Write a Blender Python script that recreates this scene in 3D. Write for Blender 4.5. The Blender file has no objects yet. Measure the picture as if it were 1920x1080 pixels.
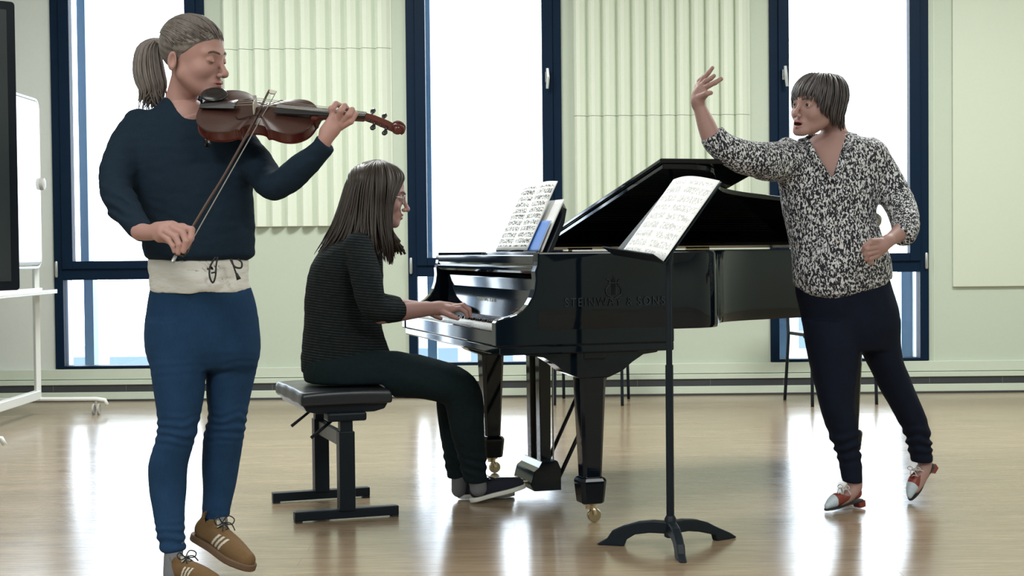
import bpy, bmesh, math, random
import numpy as np
from mathutils import Matrix, Vector

random.seed(7)
RNG = np.random.RandomState(5)
D2R = math.pi / 180
# ------------------------------------------------------------------ camera
F = 2800.0                       # focal length in pixels of a 1920 px wide frame
CAM = Vector((0, 0, 1.02))
cd = bpy.data.cameras.new('camera')
cam = bpy.data.objects.new('camera', cd)
bpy.context.scene.collection.objects.link(cam)
cd.sensor_width = 36
cd.lens = F / 1920 * 36
cd.clip_end = 400
CR = Matrix.Rotation(math.pi / 2 - math.atan(75 / F), 3, 'X') @ Matrix.Rotation(-0.57 * D2R, 3, 'Z')
cam.matrix_world = Matrix.Translation(CAM) @ CR.to_4x4()
bpy.context.scene.camera = cam

# ------------------------------------------------------------------ world
w = bpy.data.worlds.new('sky')
bpy.context.scene.world = w
w.use_nodes = True
w.node_tree.nodes['Background'].inputs[0].default_value = (0.90, 0.955, 1.0, 1)
w.node_tree.nodes['Background'].inputs[1].default_value = 8.0

vs = bpy.context.scene.view_settings
vs.view_transform = 'Standard'
vs.look = 'None'
vs.exposure = 0.0
vs.gamma = 1.0
vs.use_curve_mapping = False

def area_light(name, loc, sx, sy, power, col=(.98, 1.0, .98), rot=(0, 0, 0)):
    l = bpy.data.lights.new(name, 'AREA')
    l.shape = 'RECTANGLE'; l.size = sx; l.size_y = sy
    l.energy = power; l.color = col
    o = bpy.data.objects.new(name, l)
    o.location = loc; o.rotation_euler = rot
    bpy.context.scene.collection.objects.link(o)
    return o

# added fill light: rows of unseen ceiling panels, the seated audience side behind the camera
FILLS = [(-2.2, 0.3), (2.2, 0.3), (-2.2, 3.6), (2.2, 3.6), (-1.2, 7.6), (3.0, 7.6)]
LPOW = [165, 165, 30, 30, 142, 142]
for i, (x, y) in enumerate(FILLS):
    area_light('ceiling_fill_light', (x, y, 3.60), 1.5, 0.9, LPOW[i])

# ------------------------------------------------------------------ helpers
def V(px, py, Y):
    """the place at distance Y seen at a pixel of the photograph"""
    d = CR @ Vector(((px - 960) / F, (540 - py) / F, -1))
    k = Y / d.y
    return np.array((d.x * k, Y, CAM.z + d.z * k))

def coll():
    return bpy.context.scene.collection

def link(o, parent=None):
    coll().objects.link(o)
    if parent is not None:
        o.parent = parent
    return o

def tag(o, label=None, cat=None, group=None, kind=None):
    if label: o['label'] = label
    if cat: o['category'] = cat
    if group: o['group'] = group
    if kind: o['kind'] = kind
    return o

def empty(name, loc=(0, 0, 0), rz=0.0):
    o = bpy.data.objects.new(name, None)
    o.empty_display_size = 0.05
    o.location = loc; o.rotation_euler = (0, 0, rz)
    return link(o)

def mesh_obj(name, verts, faces, m, parent=None, smooth=False, mi=None, world=False, angle=None):
    """world=True: verts are in world space, parent is an unrotated Empty"""
    verts = np.asarray(verts, dtype=np.float64).reshape(-1, 3)
    if world and parent is not None:
        verts = verts - np.array(parent.location)[None, :]
    me = bpy.data.meshes.new(name)
    me.from_pydata(verts.tolist(), [], [list(map(int, f)) for f in faces])
    ms = m if isinstance(m, (list, tuple)) else [m]
    for q in ms: me.materials.append(q)
    if mi is not None:
        me.polygons.foreach_set('material_index', np.asarray(mi, dtype=np.int32))
    if smooth:
        me.polygons.foreach_set('use_smooth', np.ones(len(me.polygons), dtype=bool))
    me.update()
    if angle is not None:
        me.set_sharp_from_angle(angle=angle * D2R)
    o = bpy.data.objects.new(name, me)
    return link(o, parent)

class MB:
    """collects shapes into one mesh"""
    def __init__(s): s.v = []; s.f = []; s.mi = []
    def add(s, vs_, fs, mi=0):
        n = len(s.v)
        s.v += [tuple(map(float, q)) for q in vs_]
        s.f += [[i + n for i in f] for f in fs]
        s.mi += [mi] * len(fs)
        return s
    def box(s, x0, x1, y0, y1, z0, z1, mi=0):
        v = [(x, y, z) for x in (x0, x1) for y in (y0, y1) for z in (z0, z1)]
        f = [(0, 1, 3, 2), (4, 6, 7, 5), (0, 4, 5, 1), (2, 3, 7, 6), (0, 2, 6, 4), (1, 5, 7, 3)]
        return s.add(v, f, mi)
    def prism(s, poly, a0, a1, axis='y', mi=0):
        """poly = 2D outline; extruded along axis between a0 and a1"""
        def mk(p, a):
            if axis == 'y': return (p[0], a, p[1])
            if axis == 'z': return (p[0], p[1], a)
            return (a, p[0], p[1])
        n = len(poly)
        v = [mk(p, a0) for p in poly] + [mk(p, a1) for p in poly]
        f = [[i, (i + 1) % n, (i + 1) % n + n, i + n] for i in range(n)]
        f += [list(range(n))[::-1], [i + n for i in range(n)]]
        return s.add(v, f, mi)
    def tube(s, pts, r, n=8, mi=0, closed=False, flat=1.0, up=None):
        pts = [np.array(p, float) for p in pts]
        m = len(pts)
        rs = r if isinstance(r, (list, tuple, np.ndarray)) else [r] * m
        v = []; nrm = None
        for i, p in enumerate(pts):
            a = pts[(i - 1) % m] if closed else pts[max(i - 1, 0)]
            b = pts[(i + 1) % m] if closed else pts[min(i + 1, m - 1)]
            t = b - a; t /= (np.linalg.norm(t) + 1e-12)
            if nrm is None:
                q = np.array(up, float) if up is not None else (np.array((0, 0, 1.)) if abs(t[2]) < .9 else np.array((1., 0, 0)))
                nrm = q - t * q.dot(t)
            else:
                nrm = nrm - t * nrm.dot(t)
            nrm /= (np.linalg.norm(nrm) + 1e-12)
            bn = np.cross(t, nrm)
            for k in range(n):
                an = 2 * math.pi * (k + .5) / n
                v.append(p + rs[i] * (math.cos(an) * nrm * flat + math.sin(an) * bn))
        f = []
        for i in range(m if closed else m - 1):
            j = (i + 1) % m
            for k in range(n):
                l = (k + 1) % n
                f.append([i * n + k, i * n + l, j * n + l, j * n + k])
        if not closed:
            f.append([k for k in range(n)][::-1]); f.append([(m - 1) * n + k for k in range(n)])
        return s.add(v, f, mi)
    def lathe(s, prof, c=(0, 0, 0), n=20, axis='z', mi=0):
        v = []
        for (r, h) in prof:
            for k in range(n):
                a = 2 * math.pi * k / n
                x, y = r * math.cos(a), r * math.sin(a)
                if axis == 'z': q = (c[0] + x, c[1] + y, c[2] + h)
                elif axis == 'y': q = (c[0] + x, c[1] + h, c[2] + y)
                else: q = (c[0] + h, c[1] + x, c[2] + y)
                v.append(q)
        m = len(prof); f = []
        for i in range(m - 1):
            for k in range(n):
                l = (k + 1) % n
                f.append([i * n + k, i * n + l, (i + 1) * n + l, (i + 1) * n + k])
        f.append(list(range(n))[::-1]); f.append([(m - 1) * n + k for k in range(n)])
        return s.add(v, f, mi)
    def obj(s, name, m, parent=None, smooth=False, world=False, bevel=0, angle=None, fix=True):
        o = mesh_obj(name, s.v, s.f, m, parent, smooth, s.mi, world, angle)
        if fix:
            bm = bmesh.new(); bm.from_mesh(o.data)
            bmesh.ops.recalc_face_normals(bm, faces=bm.faces)
            bm.to_mesh(o.data); bm.free()
        if bevel:
            b = o.modifiers.new('bevel', 'BEVEL'); b.width = bevel; b.segments = 2; b.limit_method = 'ANGLE'
            b.angle_limit = 40 * D2R
        return o

def catmull(pts, n=6, closed=False):
    pts = [np.array(p, float) for p in pts]; out = []
    m = len(pts)
    for i in range(m if closed else m - 1):
        if closed: p0, p1, p2, p3 = pts[i - 1], pts[i], pts[(i + 1) % m], pts[(i + 2) % m]
        else: p0, p1, p2, p3 = pts[max(i - 1, 0)], pts[i], pts[i + 1], pts[min(i + 2, m - 1)]
        for k in range(n):
            t = k / n
            out.append(.5 * ((2 * p1) + (-p0 + p2) * t + (2 * p0 - 5 * p1 + 4 * p2 - p3) * t * t + (-p0 + 3 * p1 - 3 * p2 + p3) * t ** 3))
    if not closed: out.append(pts[-1])
    return out

# ------------------------------------------------------------------ materials
class NT:
    def __init__(s, name):
        s.m = bpy.data.materials.new(name); s.m.use_nodes = True
        s.t = s.m.node_tree; s.n = s.t.nodes; s.l = s.t.links
        s.b = s.n['Principled BSDF']
    def new(s, t, **kw):
        x = s.n.new(t)
        for k, v in kw.items():
            if k.startswith('i_'):
                key = k[2:].replace('_', ' ')
                x.inputs[key].default_value = v
            else: setattr(x, k, v)
        return x
    def lk(s, a, b): s.l.new(a, b)
    def math(s, op, a, b=None, c=None):
        x = s.n.new('ShaderNodeMath'); x.operation = op
        for i, q in enumerate((a, b, c)):
            if q is None: continue
            if isinstance(q, (int, float)): x.inputs[i].default_value = q
            else: s.l.new(q, x.inputs[i])
        return x.outputs[0]
    def mix(s, fac, a, b):
        x = s.n.new('ShaderNodeMix'); x.data_type = 'RGBA'
        for sock, q in ((x.inputs[0], fac), (x.inputs[6], a), (x.inputs[7], b)):
            if isinstance(q, (int, float)): sock.default_value = q
            elif isinstance(q, (tuple, list)): sock.default_value = (*q, 1) if len(q) == 3 else q
            else: s.l.new(q, sock)
        return x.outputs[2]
    def bump(s, h, strength=.3, dist=.01):
        x = s.n.new('ShaderNodeBump'); x.inputs['Strength'].default_value = strength; x.inputs['Distance'].default_value = dist
        s.l.new(h, x.inputs['Height']); s.l.new(x.outputs[0], s.b.inputs['Normal'])
    def coord(s, kind='Object', scale=(1, 1, 1), rot=(0, 0, 0)):
        tc = s.n.new('ShaderNodeTexCoord'); mp = s.n.new('ShaderNodeMapping')
        mp.inputs['Scale'].default_value = scale; mp.inputs['Rotation'].default_value = rot
        s.l.new(tc.outputs[kind], mp.inputs[0]); return mp.outputs[0]
    def noise(s, co, scale=5, detail=3, rough=.5, dist=0):
        x = s.n.new('ShaderNodeTexNoise'); x.inputs['Scale'].default_value = scale; x.inputs['Detail'].default_value = detail
        x.inputs['Roughness'].default_value = rough; x.inputs['Distortion'].default_value = dist
        s.l.new(co, x.inputs['Vector']); return x.outputs[0]

def mat(name, col, rough=.5, metal=0, var=.12, scale=30, bump=0, bdist=.002, coat=0, spec=None, sheen=0, stretch=(1, 1, 1), trans=0):
    """plain material with a little procedural variation and bump"""
    t = NT(name)
    co = t.coord('Object', stretch)
    nz = t.noise(co, scale, 4, .6)
    a = tuple(max(0, c * (1 - var)) for c in col); b = tuple(min(1, c * (1 + var)) for c in col)
    t.lk(t.mix(nz, a, b), t.b.inputs['Base Color'])
    t.b.inputs['Roughness'].default_value = rough; t.b.inputs['Metallic'].default_value = metal
    if coat: t.b.inputs['Coat Weight'].default_value = coat; t.b.inputs['Coat Roughness'].default_value = .03
    if spec is not None: t.b.inputs['Specular IOR Level'].default_value = spec
    if sheen: t.b.inputs['Sheen Weight'].default_value = sheen
    if bump: t.bump(nz, bump, bdist)
    return t.m

def wood_floor():
    t = NT('oak_floor')
    co = t.coord('Object', (1, 1, 1))
    br = t.new('ShaderNodeTexBrick'); br.offset = .37; br.squash = 1
    for k, v in (('Scale', 1), ('Mortar Size', .0012), ('Mortar Smooth', .2), ('Bias', 0), ('Brick Width', 1.9), ('Row Height', .12)):
        br.inputs[k].default_value = v
    br.inputs['Color1'].default_value = (.0, .0, .0, 1); br.inputs['Color2'].default_value = (1, 1, 1, 1); br.inputs['Mortar'].default_value = (.5, .5, .5, 1)
    t.lk(co, br.inputs['Vector'])
    gr = t.noise(t.coord('Object', (1.6, 26, 1)), 3.0, 8, .65, .6)
    gr2 = t.noise(t.coord('Object', (.8, 5, 1)), 1.6, 4, .6)
    f = t.math('ADD', t.math('MULTIPLY', gr, .65), t.math('MULTIPLY', gr2, .35))
    r = t.new('ShaderNodeValToRGB'); t.lk(f, r.inputs[0])
    e = r.color_ramp.elements
    e[0].position = .34; e[0].color = (.205, .148, .094, 1)
    e[1].position = .66; e[1].color = (.42, .318, .212, 1)
    c = t.mix(t.math('MULTIPLY', br.outputs[0], .26), r.outputs[0], (.26, .185, .115))
    c = t.mix(t.math('MULTIPLY', br.outputs['Fac'], .55), c, (.12, .08, .05))
    t.lk(c, t.b.inputs['Base Color'])
    sm = t.noise(t.coord('Object', (1.2, 2.5, 1)), 2.2, 4, .6)
    t.lk(t.math('MULTIPLY_ADD', sm, .12, .14), t.b.inputs['Roughness'])
    t.b.inputs['Specular IOR Level'].default_value = 1.0
    t.bump(t.math('SUBTRACT', gr, t.math('MULTIPLY', br.outputs['Fac'], .8)), .10, .0012)
    return t.m

def glass_mat(name, tint=(.93, .97, 1)):
    t = NT(name)
    t.n.remove(t.b)
    out = [x for x in t.n if x.type == 'OUTPUT_MATERIAL'][0]
    tr = t.new('ShaderNodeBsdfTransparent'); tr.inputs[0].default_value = (*tint, 1)
    gl = t.new('ShaderNodeBsdfGlossy'); gl.inputs['Roughness'].default_value = .02
    fr = t.new('ShaderNodeFresnel'); fr.inputs[0].default_value = 1.45
    mx = t.new('ShaderNodeMixShader')
    t.lk(fr.outputs[0], mx.inputs[0]); t.lk(tr.outputs[0], mx.inputs[1]); t.lk(gl.outputs[0], mx.inputs[2])
    t.lk(mx.outputs[0], out.inputs[0])
    return t.m

def sheet_mat(name, seed, staves=10, ink=.75, cover=False):
    """printed music: five-line staves with notes, columns over the spread"""
    t = NT(name)
    tc = t.new('ShaderNodeTexCoord'); sp = t.new('ShaderNodeSeparateXYZ'); t.lk(tc.outputs['UV'], sp.inputs[0])
    u, v = sp.outputs[0], sp.outputs[1]
    fv = t.math('FRACT', t.math('MULTIPLY', v, staves))
    band = t.math('MULTIPLY', t.math('GREATER_THAN', fv, .25), t.math('LESS_THAN', fv, .72))
    ln = t.math('LESS_THAN', t.math('FRACT', t.math('MULTIPLY', t.math('SUBTRACT', fv, .25), 1 / .094)), .16)
    fu = t.math('FRACT', t.math('MULTIPLY', u, 2))
    inside = t.math('MULTIPLY', t.math('GREATER_THAN', fu, .08), t.math('LESS_THAN', fu, .93))
    inside = t.math('MULTIPLY', inside, t.math('MULTIPLY', t.math('GREATER_THAN', v, .05), t.math('LESS_THAN', v, .95)))
    mp = t.new('ShaderNodeMapping'); mp.inputs['Scale'].default_value = (46, staves * 3.4, 1); mp.inputs['Location'].default_value = (seed, seed * 2, 0)
    t.lk(tc.outputs['UV'], mp.inputs[0])
    nz = t.noise(mp.outputs[0], 1.0, 1, .4)
    mp2 = t.new('ShaderNodeMapping'); mp2.inputs['Scale'].default_value = (7, staves * 1.1, 1); mp2.inputs['Location'].default_value = (seed, seed, 3)
    t.lk(tc.outputs['UV'], mp2.inputs[0])
    nz2 = t.noise(mp2.outputs[0], 1.0, 2, .5)
    notes = t.math('GREATER_THAN', t.math('ADD', nz, t.math('MULTIPLY', nz2, .35)), .69)
    band2 = t.math('MULTIPLY', t.math('GREATER_THAN', fv, .14), t.math('LESS_THAN', fv, .84))
    k = t.math('MAXIMUM', t.math('MULTIPLY', t.math('MULTIPLY', ln, band), .45), t.math('MULTIPLY', notes, band2))
    k = t.math('MULTIPLY', t.math('MULTIPLY', k, inside), ink)
    t.lk(t.mix(k, (.87, .88, .87), (.05, .05, .055)), t.b.inputs['Base Color'])
    t.b.inputs['Roughness'].default_value = .6
    return t.m

def print_shirt():
    """black blouse fabric printed with dense short off-white strokes"""
    t = NT('printed_blouse')
    co = t.coord('Object', (165, 165, 84), (0, .15, 0))
    nz = t.noise(co, 1.0, .6, .4, .9)
    k = t.math('MULTIPLY', t.math('SUBTRACT', nz, .495), 12)
    k.node.use_clamp = True
    t.lk(t.mix(k, (.007, .008, .016), (.62, .63, .65)), t.b.inputs['Base Color'])
    t.b.inputs['Roughness'].default_value = .8
    return t.m

def striped_knit():
    t = NT('fine_striped_knit')
    tc = t.new('ShaderNodeTexCoord'); sp = t.new('ShaderNodeSeparateXYZ'); t.lk(tc.outputs['Object'], sp.inputs[0])
    nz = t.noise(t.coord('Object'), 60, 3, .6)
    st = t.math('FRACT', t.math('MULTIPLY', t.math('ADD', sp.outputs[2], t.math('MULTIPLY', sp.outputs[0], .10)), 95))
    k = t.math('MULTIPLY', t.math('GREATER_THAN', st, .74), t.math('MULTIPLY_ADD', nz, .75, -.12))
    t.lk(t.mix(k, (.0095, .014, .016), (.11, .115, .115)), t.b.inputs['Base Color'])
    t.b.inputs['Roughness'].default_value = .92
    t.b.inputs['Specular IOR Level'].default_value = .1
    t.bump(t.math('ADD', st, nz), .25, .001)
    return t.m

def denim(name, col):
    t = NT(name)
    nz = t.noise(t.coord('Object'), 14, 5, .65)
    n2 = t.noise(t.coord('Object', (1, 1, .35)), 260, 2, .5)
    f = t.math('ADD', t.math('MULTIPLY', nz, .6), t.math('MULTIPLY', n2, .4))
    a = tuple(c * .55 for c in col); b = tuple(min(1, c * 1.5) for c in col)
    t.lk(t.mix(f, a, b), t.b.inputs['Base Color'])
    t.b.inputs['Roughness'].default_value = .85; t.b.inputs['Specular IOR Level'].default_value = .12
    t.bump(n2, .2, .0008)
    return t.m

def hair_mat(name, c0, c1, rough=.42):
    t = NT(name)
    nz = t.noise(t.coord('Object', (1, 1, .25)), 120, 3, .6)
    t.lk(t.mix(nz, c0, c1), t.b.inputs['Base Color'])
    t.b.inputs['Roughness'].default_value = rough
    t.bump(nz, .35, .001)
    return t.m

def skin_mat(name, col):
    t = NT(name)
    nz = t.noise(t.coord('Object'), 35, 4, .6)
    a = tuple(c * .93 for c in col); b = (min(1, col[0] * 1.06), col[1] * 1.02, col[2] * 1.02)
    t.lk(t.mix(nz, a, b), t.b.inputs['Base Color'])
    t.b.inputs['Roughness'].default_value = .52
    t.b.inputs['Subsurface Weight'].default_value = .05; t.b.inputs['Specular IOR Level'].default_value = .35
    t.b.inputs['Subsurface Radius'].default_value = (.01, .004, .002)
    t.bump(t.noise(t.coord('Object'), 400, 2, .5), .06, .0005)
    return t.m

M = dict(
    floor=wood_floor(),
    wall=mat('plaster_wall', (.485, .545, .45), .85, var=.035, scale=60, bump=.12, bdist=.001),
    wall_grey=mat('grey_plaster', (.60, .63, .59), .85, var=.035, scale=60, bump=.12, bdist=.001),
    wall_far=mat('dark_reflected_wall', (.03, .07, .12), .9, var=.1),  # unseen wall, made dark and bluish so the piano lacquer reflects less light
    ceiling=mat('ceiling_plaster', (.8, .8, .78), .9, var=.02),
    panel=mat('acoustic_felt', (.70, .76, .64), .9, var=.04, scale=90, bump=.15, bdist=.001),
    flat=mat('flat_panel', (.56, .61, .50), .8, var=.03, scale=70, bump=.1, bdist=.001),
    ledge=mat('painted_ledge', (.54, .60, .50), .55, var=.03),
    grille=mat('dark_grille', (.05, .055, .06), .5, metal=.3),
    frame=mat('anthracite_frame', (.003, .013, .033), .5, var=.15, scale=8, spec=.1),
    fin=mat('exterior_fin', (.09, .16, .25), .4, metal=.3),
    reveal=mat('exterior_reveal', (.75, .77, .80), .6, var=.03),
    steel=mat('brushed_steel', (.55, .56, .58), .35, metal=.9, var=.05),
    glass=glass_mat('window_glass'),
    lacquer=mat('black_piano_lacquer', (.0025, .0055, .010), .05, var=.05, spec=.36),
    satin=mat('satin_black_wood', (.006, .010, .016), .35, spec=.25, var=.1),
    brownwood=mat('brown_wood', (.16, .085, .05), .5, var=.25, scale=6, stretch=(1, 12, 1)),
    brass=mat('brass', (.55, .46, .31), .25, metal=1, var=.08),
    plate=mat('gold_iron_plate', (.05, .038, .02), .4, metal=.5, var=.1),
    ivory=mat('white_key', (.78, .78, .74), .18, var=.02),
    ebony=mat('black_key', (.006, .006, .008), .25, var=.1),
    letter=mat('dull_lettering', (.010, .014, .024), .45, var=.1),
    letterw=mat('pale_lettering', (.35, .33, .26), .4, metal=.4, var=.1),
    black=mat('black_metal', (.005, .010, .016), .45, spec=.25, var=.2, scale=40),
    leather=mat('black_leather', (.011, .015, .02), .33, var=.2, scale=150, bump=.3, bdist=.0006),
    greybar=mat('grey_metal_bar', (.14, .145, .15), .5, metal=.4),
    white=mat('white_powder_coat', (.72, .74, .72), .4, var=.03),
    gloss=mat('white_board_enamel', (.62, .66, .68), .08, var=.02, coat=.5),
    screen=mat('dark_screen', (.026, .036, .040), .35, var=.1),
    castor=mat('grey_caster', (.40, .39, .36), .5),
    rubber=mat('black_rubber', (.015, .015, .016), .7),
    navy=mat('dark_navy_fleece', (.0115, .022, .036), .95, var=.3, scale=220, bump=.25, bdist=.001, spec=.1),
    tshirt=mat('off_white_cotton', (.62, .61, .56), .85, var=.06, scale=30, bump=.5, bdist=.008, stretch=(1, 1, 3)),
    cord=mat('black_cord', (.01, .012, .014), .7),
    jeans=denim('blue_denim', (.013, .040, .092)),
    blackjean=denim('black_jeans', (.006, .009, .019)),
    trouser=mat('dark_green_trousers', (.009, .017, .020), .9, spec=.1, var=.3, scale=80, bump=.2, bdist=.002),
    suede=mat('tan_suede', (.15, .085, .032), .85, var=.2, scale=120, bump=.2, bdist=.001),
    cream=mat('cream_leather', (.58, .55, .46), .6, var=.06),
    sole=mat('white_rubber_sole', (.62, .62, .56), .6, var=.05),
    gum=mat('brown_gum_sole', (.13, .075, .04), .6),
    sock=mat('grey_sock', (.15, .155, .17), .9, var=.2, scale=200),
    canvas=mat('navy_canvas', (.008, .010, .022), .9, var=.3, scale=200),
    pale=mat('pale_blue_leather', (.48, .56, .62), .4, var=.05),
    red=mat('red_leather', (.20, .030, .020), .4, var=.1),
    lace=mat('white_lace', (.6, .6, .58), .8),
    knit=striped_knit(), print=print_shirt(),
    skin=skin_mat('skin_fair', (0.395, 0.228, 0.193)), skin2=skin_mat('skin_pianist', (0.361, 0.216, 0.193)), skin3=skin_mat('skin_conducting', (0.353, 0.216, 0.189)),
    lip=mat('lips', (.33, .13, .12), .42, var=.05), mouth=mat('mouth_dark', (.05, .012, .012), .5),
    eye=mat('eye_white', (.42, .40, .38), .15, var=.02), iris=mat('iris', (.015, .015, .015), .12),
    brow=mat('eyebrow_hair', (.10, .07, .05), .8),
    blond=hair_mat('ash_blond_hair', (.032, .027, .026), (.235, .195, .168)),
    brown=hair_mat('brown_hair', (.008, .007, .007), (.042, .024, .015), .40),
    greyhair=hair_mat('greying_hair', (.018, .016, .018), (.115, .10, .10), .4),
    varnish=mat('violin_varnish', (.085, .014, .009), .28, var=.35, scale=9, coat=.15, stretch=(1, 1, 1)),
    varnish_top=mat('violin_top_varnish', (.042, .014, .010), .32, var=.3, scale=12, coat=.1, stretch=(1, 8, 1)),
    ebw=mat('ebony_fittings', (.009, .009, .010), .25), string=mat('steel_string', (.5, .5, .5), .3, metal=1),
    bowstick=mat('pernambuco_stick', (.05, .022, .014), .3), horse=mat('bow_hair', (.35, .34, .31), .6),
    sheetA=sheet_mat('printed_music', 3.1, 11, .95), sheetB=sheet_mat('printed_music_stand', 8.7, 9, .40),
    paper=mat('white_paper', (.78, .79, .78), .6, var=.02), blue=mat('blue_cover', (.06, .20, .62), .45, var=.05),
    bldg=mat('pale_facade', (.30, .31, .33), .8, var=.04, scale=2), bglass=mat('facade_window', (.05, .085, .125), .15),
    emit=None, lens=glass_mat('spectacle_lens', (.95, .95, .95)),
)
te = NT('lit_diffuser'); te.b.inputs['Emission Color'].default_value = (1, .97, .9, 1); te.b.inputs['Emission Strength'].default_value = 2.0
M['emit'] = te.m

# ------------------------------------------------------------------ implicit surfaces -> mesh
_tab = RNG.rand(32, 32, 32).astype(np.float32)
def vnoise(P, s):
    q = P * s; i = np.floor(q).astype(int); f = (q - i).astype(np.float32); f = f * f * (3 - 2 * f)
    r = 0
    for a in (0, 1):
        for b in (0, 1):
            for c in (0, 1):
                w_ = (f[:, 0] if a else 1 - f[:, 0]) * (f[:, 1] if b else 1 - f[:, 1]) * (f[:, 2] if c else 1 - f[:, 2])
                r = r + w_ * _tab[(i[:, 0] + a) % 32, (i[:, 1] + b) % 32, (i[:, 2] + c) % 32]
    return r * 2 - 1

def smin(a, b, k):
    if k <= 0: return np.minimum(a, b)
    h = np.maximum(k - np.abs(a - b), 0) / k
    return np.minimum(a, b) - h * h * k * .25
def smax(a, b, k): return -smin(-a, -b, k)

def rcone(P, a, b, ra, rb):
    a = np.asarray(a, float); b = np.asarray(b, float); ab = b - a
    t = np.clip((P - a) @ ab / (ab @ ab + 1e-12), 0, 1)
    return np.linalg.norm(P - a - t[:, None] * ab, axis=1) - (ra + (rb - ra) * t)

def chain(P, pts, k=.01):
    d = None
    if k >= .01 and len(pts) > 2:      # rounded bends, no bulges at the joints
        A = catmull([np.append(np.asarray(a, float), r) for a, r in pts], 4)
        for a, c in zip(A[:-1], A[1:]):
            q = rcone(P, a[:3], c[:3], a[3], c[3]); d = q if d is None else np.minimum(d, q)
        return d
    for (a, ra), (b, rb) in zip(pts[:-1], pts[1:]):
        q = rcone(P, a, b, ra, rb)
        d = q if d is None else smin(d, q, k)
    return d

def ell(P, c, r, R=None):
    q = P - np.asarray(c)
    if R is not None: q = q @ R
    r = np.asarray(r, float)
    k0 = np.linalg.norm(q / r, axis=1); k1 = np.linalg.norm(q / (r * r), axis=1) + 1e-9
    return k0 * (k0 - 1) / k1

def zloft(P, rows, yaw=0, cap=.02):
    """stack of ellipses: rows (z, cx, cy, rx, ry)"""
    rows = sorted(rows); A = np.array(catmull(rows, 6)) if len(rows) > 2 else np.array(rows)
    z = P[:, 2]
    cx, cy, rx, ry = (np.interp(z, A[:, 0], A[:, i]) for i in (1, 2, 3, 4))
    dx = P[:, 0] - cx; dy = P[:, 1] - cy
    c, s = math.cos(yaw), math.sin(yaw)
    dx, dy = dx * c + dy * s, -dx * s + dy * c
    k0 = np.sqrt((dx / rx) ** 2 + (dy / ry) ** 2) + 1e-9
    k1 = np.sqrt((dx / rx ** 2) ** 2 + (dy / ry ** 2) ** 2) + 1e-9
    d = k0 * (k0 - 1) / k1
    return smax(d, np.maximum(z - A[-1, 0], A[0, 0] - z), cap)

def px_rows(rows, yaw=0):
    """rows (y, xleft, xright, Y, ry): silhouette of the photo at distance Y"""
    out = []
    c, s = math.cos(yaw), math.sin(yaw)
    for (y, xl, xr, Y, ry) in rows:
        a = V(xl, y, Y); b = V(xr, y, Y)
        wv = abs(b[0] - a[0]) / 2
        rx = math.sqrt(max(wv * wv - (ry * s) ** 2, (wv * .3) ** 2)) / c
        out.append(((a[2] + b[2]) / 2, (a[0] + b[0]) / 2, Y, rx, ry))
    return out

def pxc(pts):
    return [(V(x, y, Y), r) for (x, y, Y, r) in pts]

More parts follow.
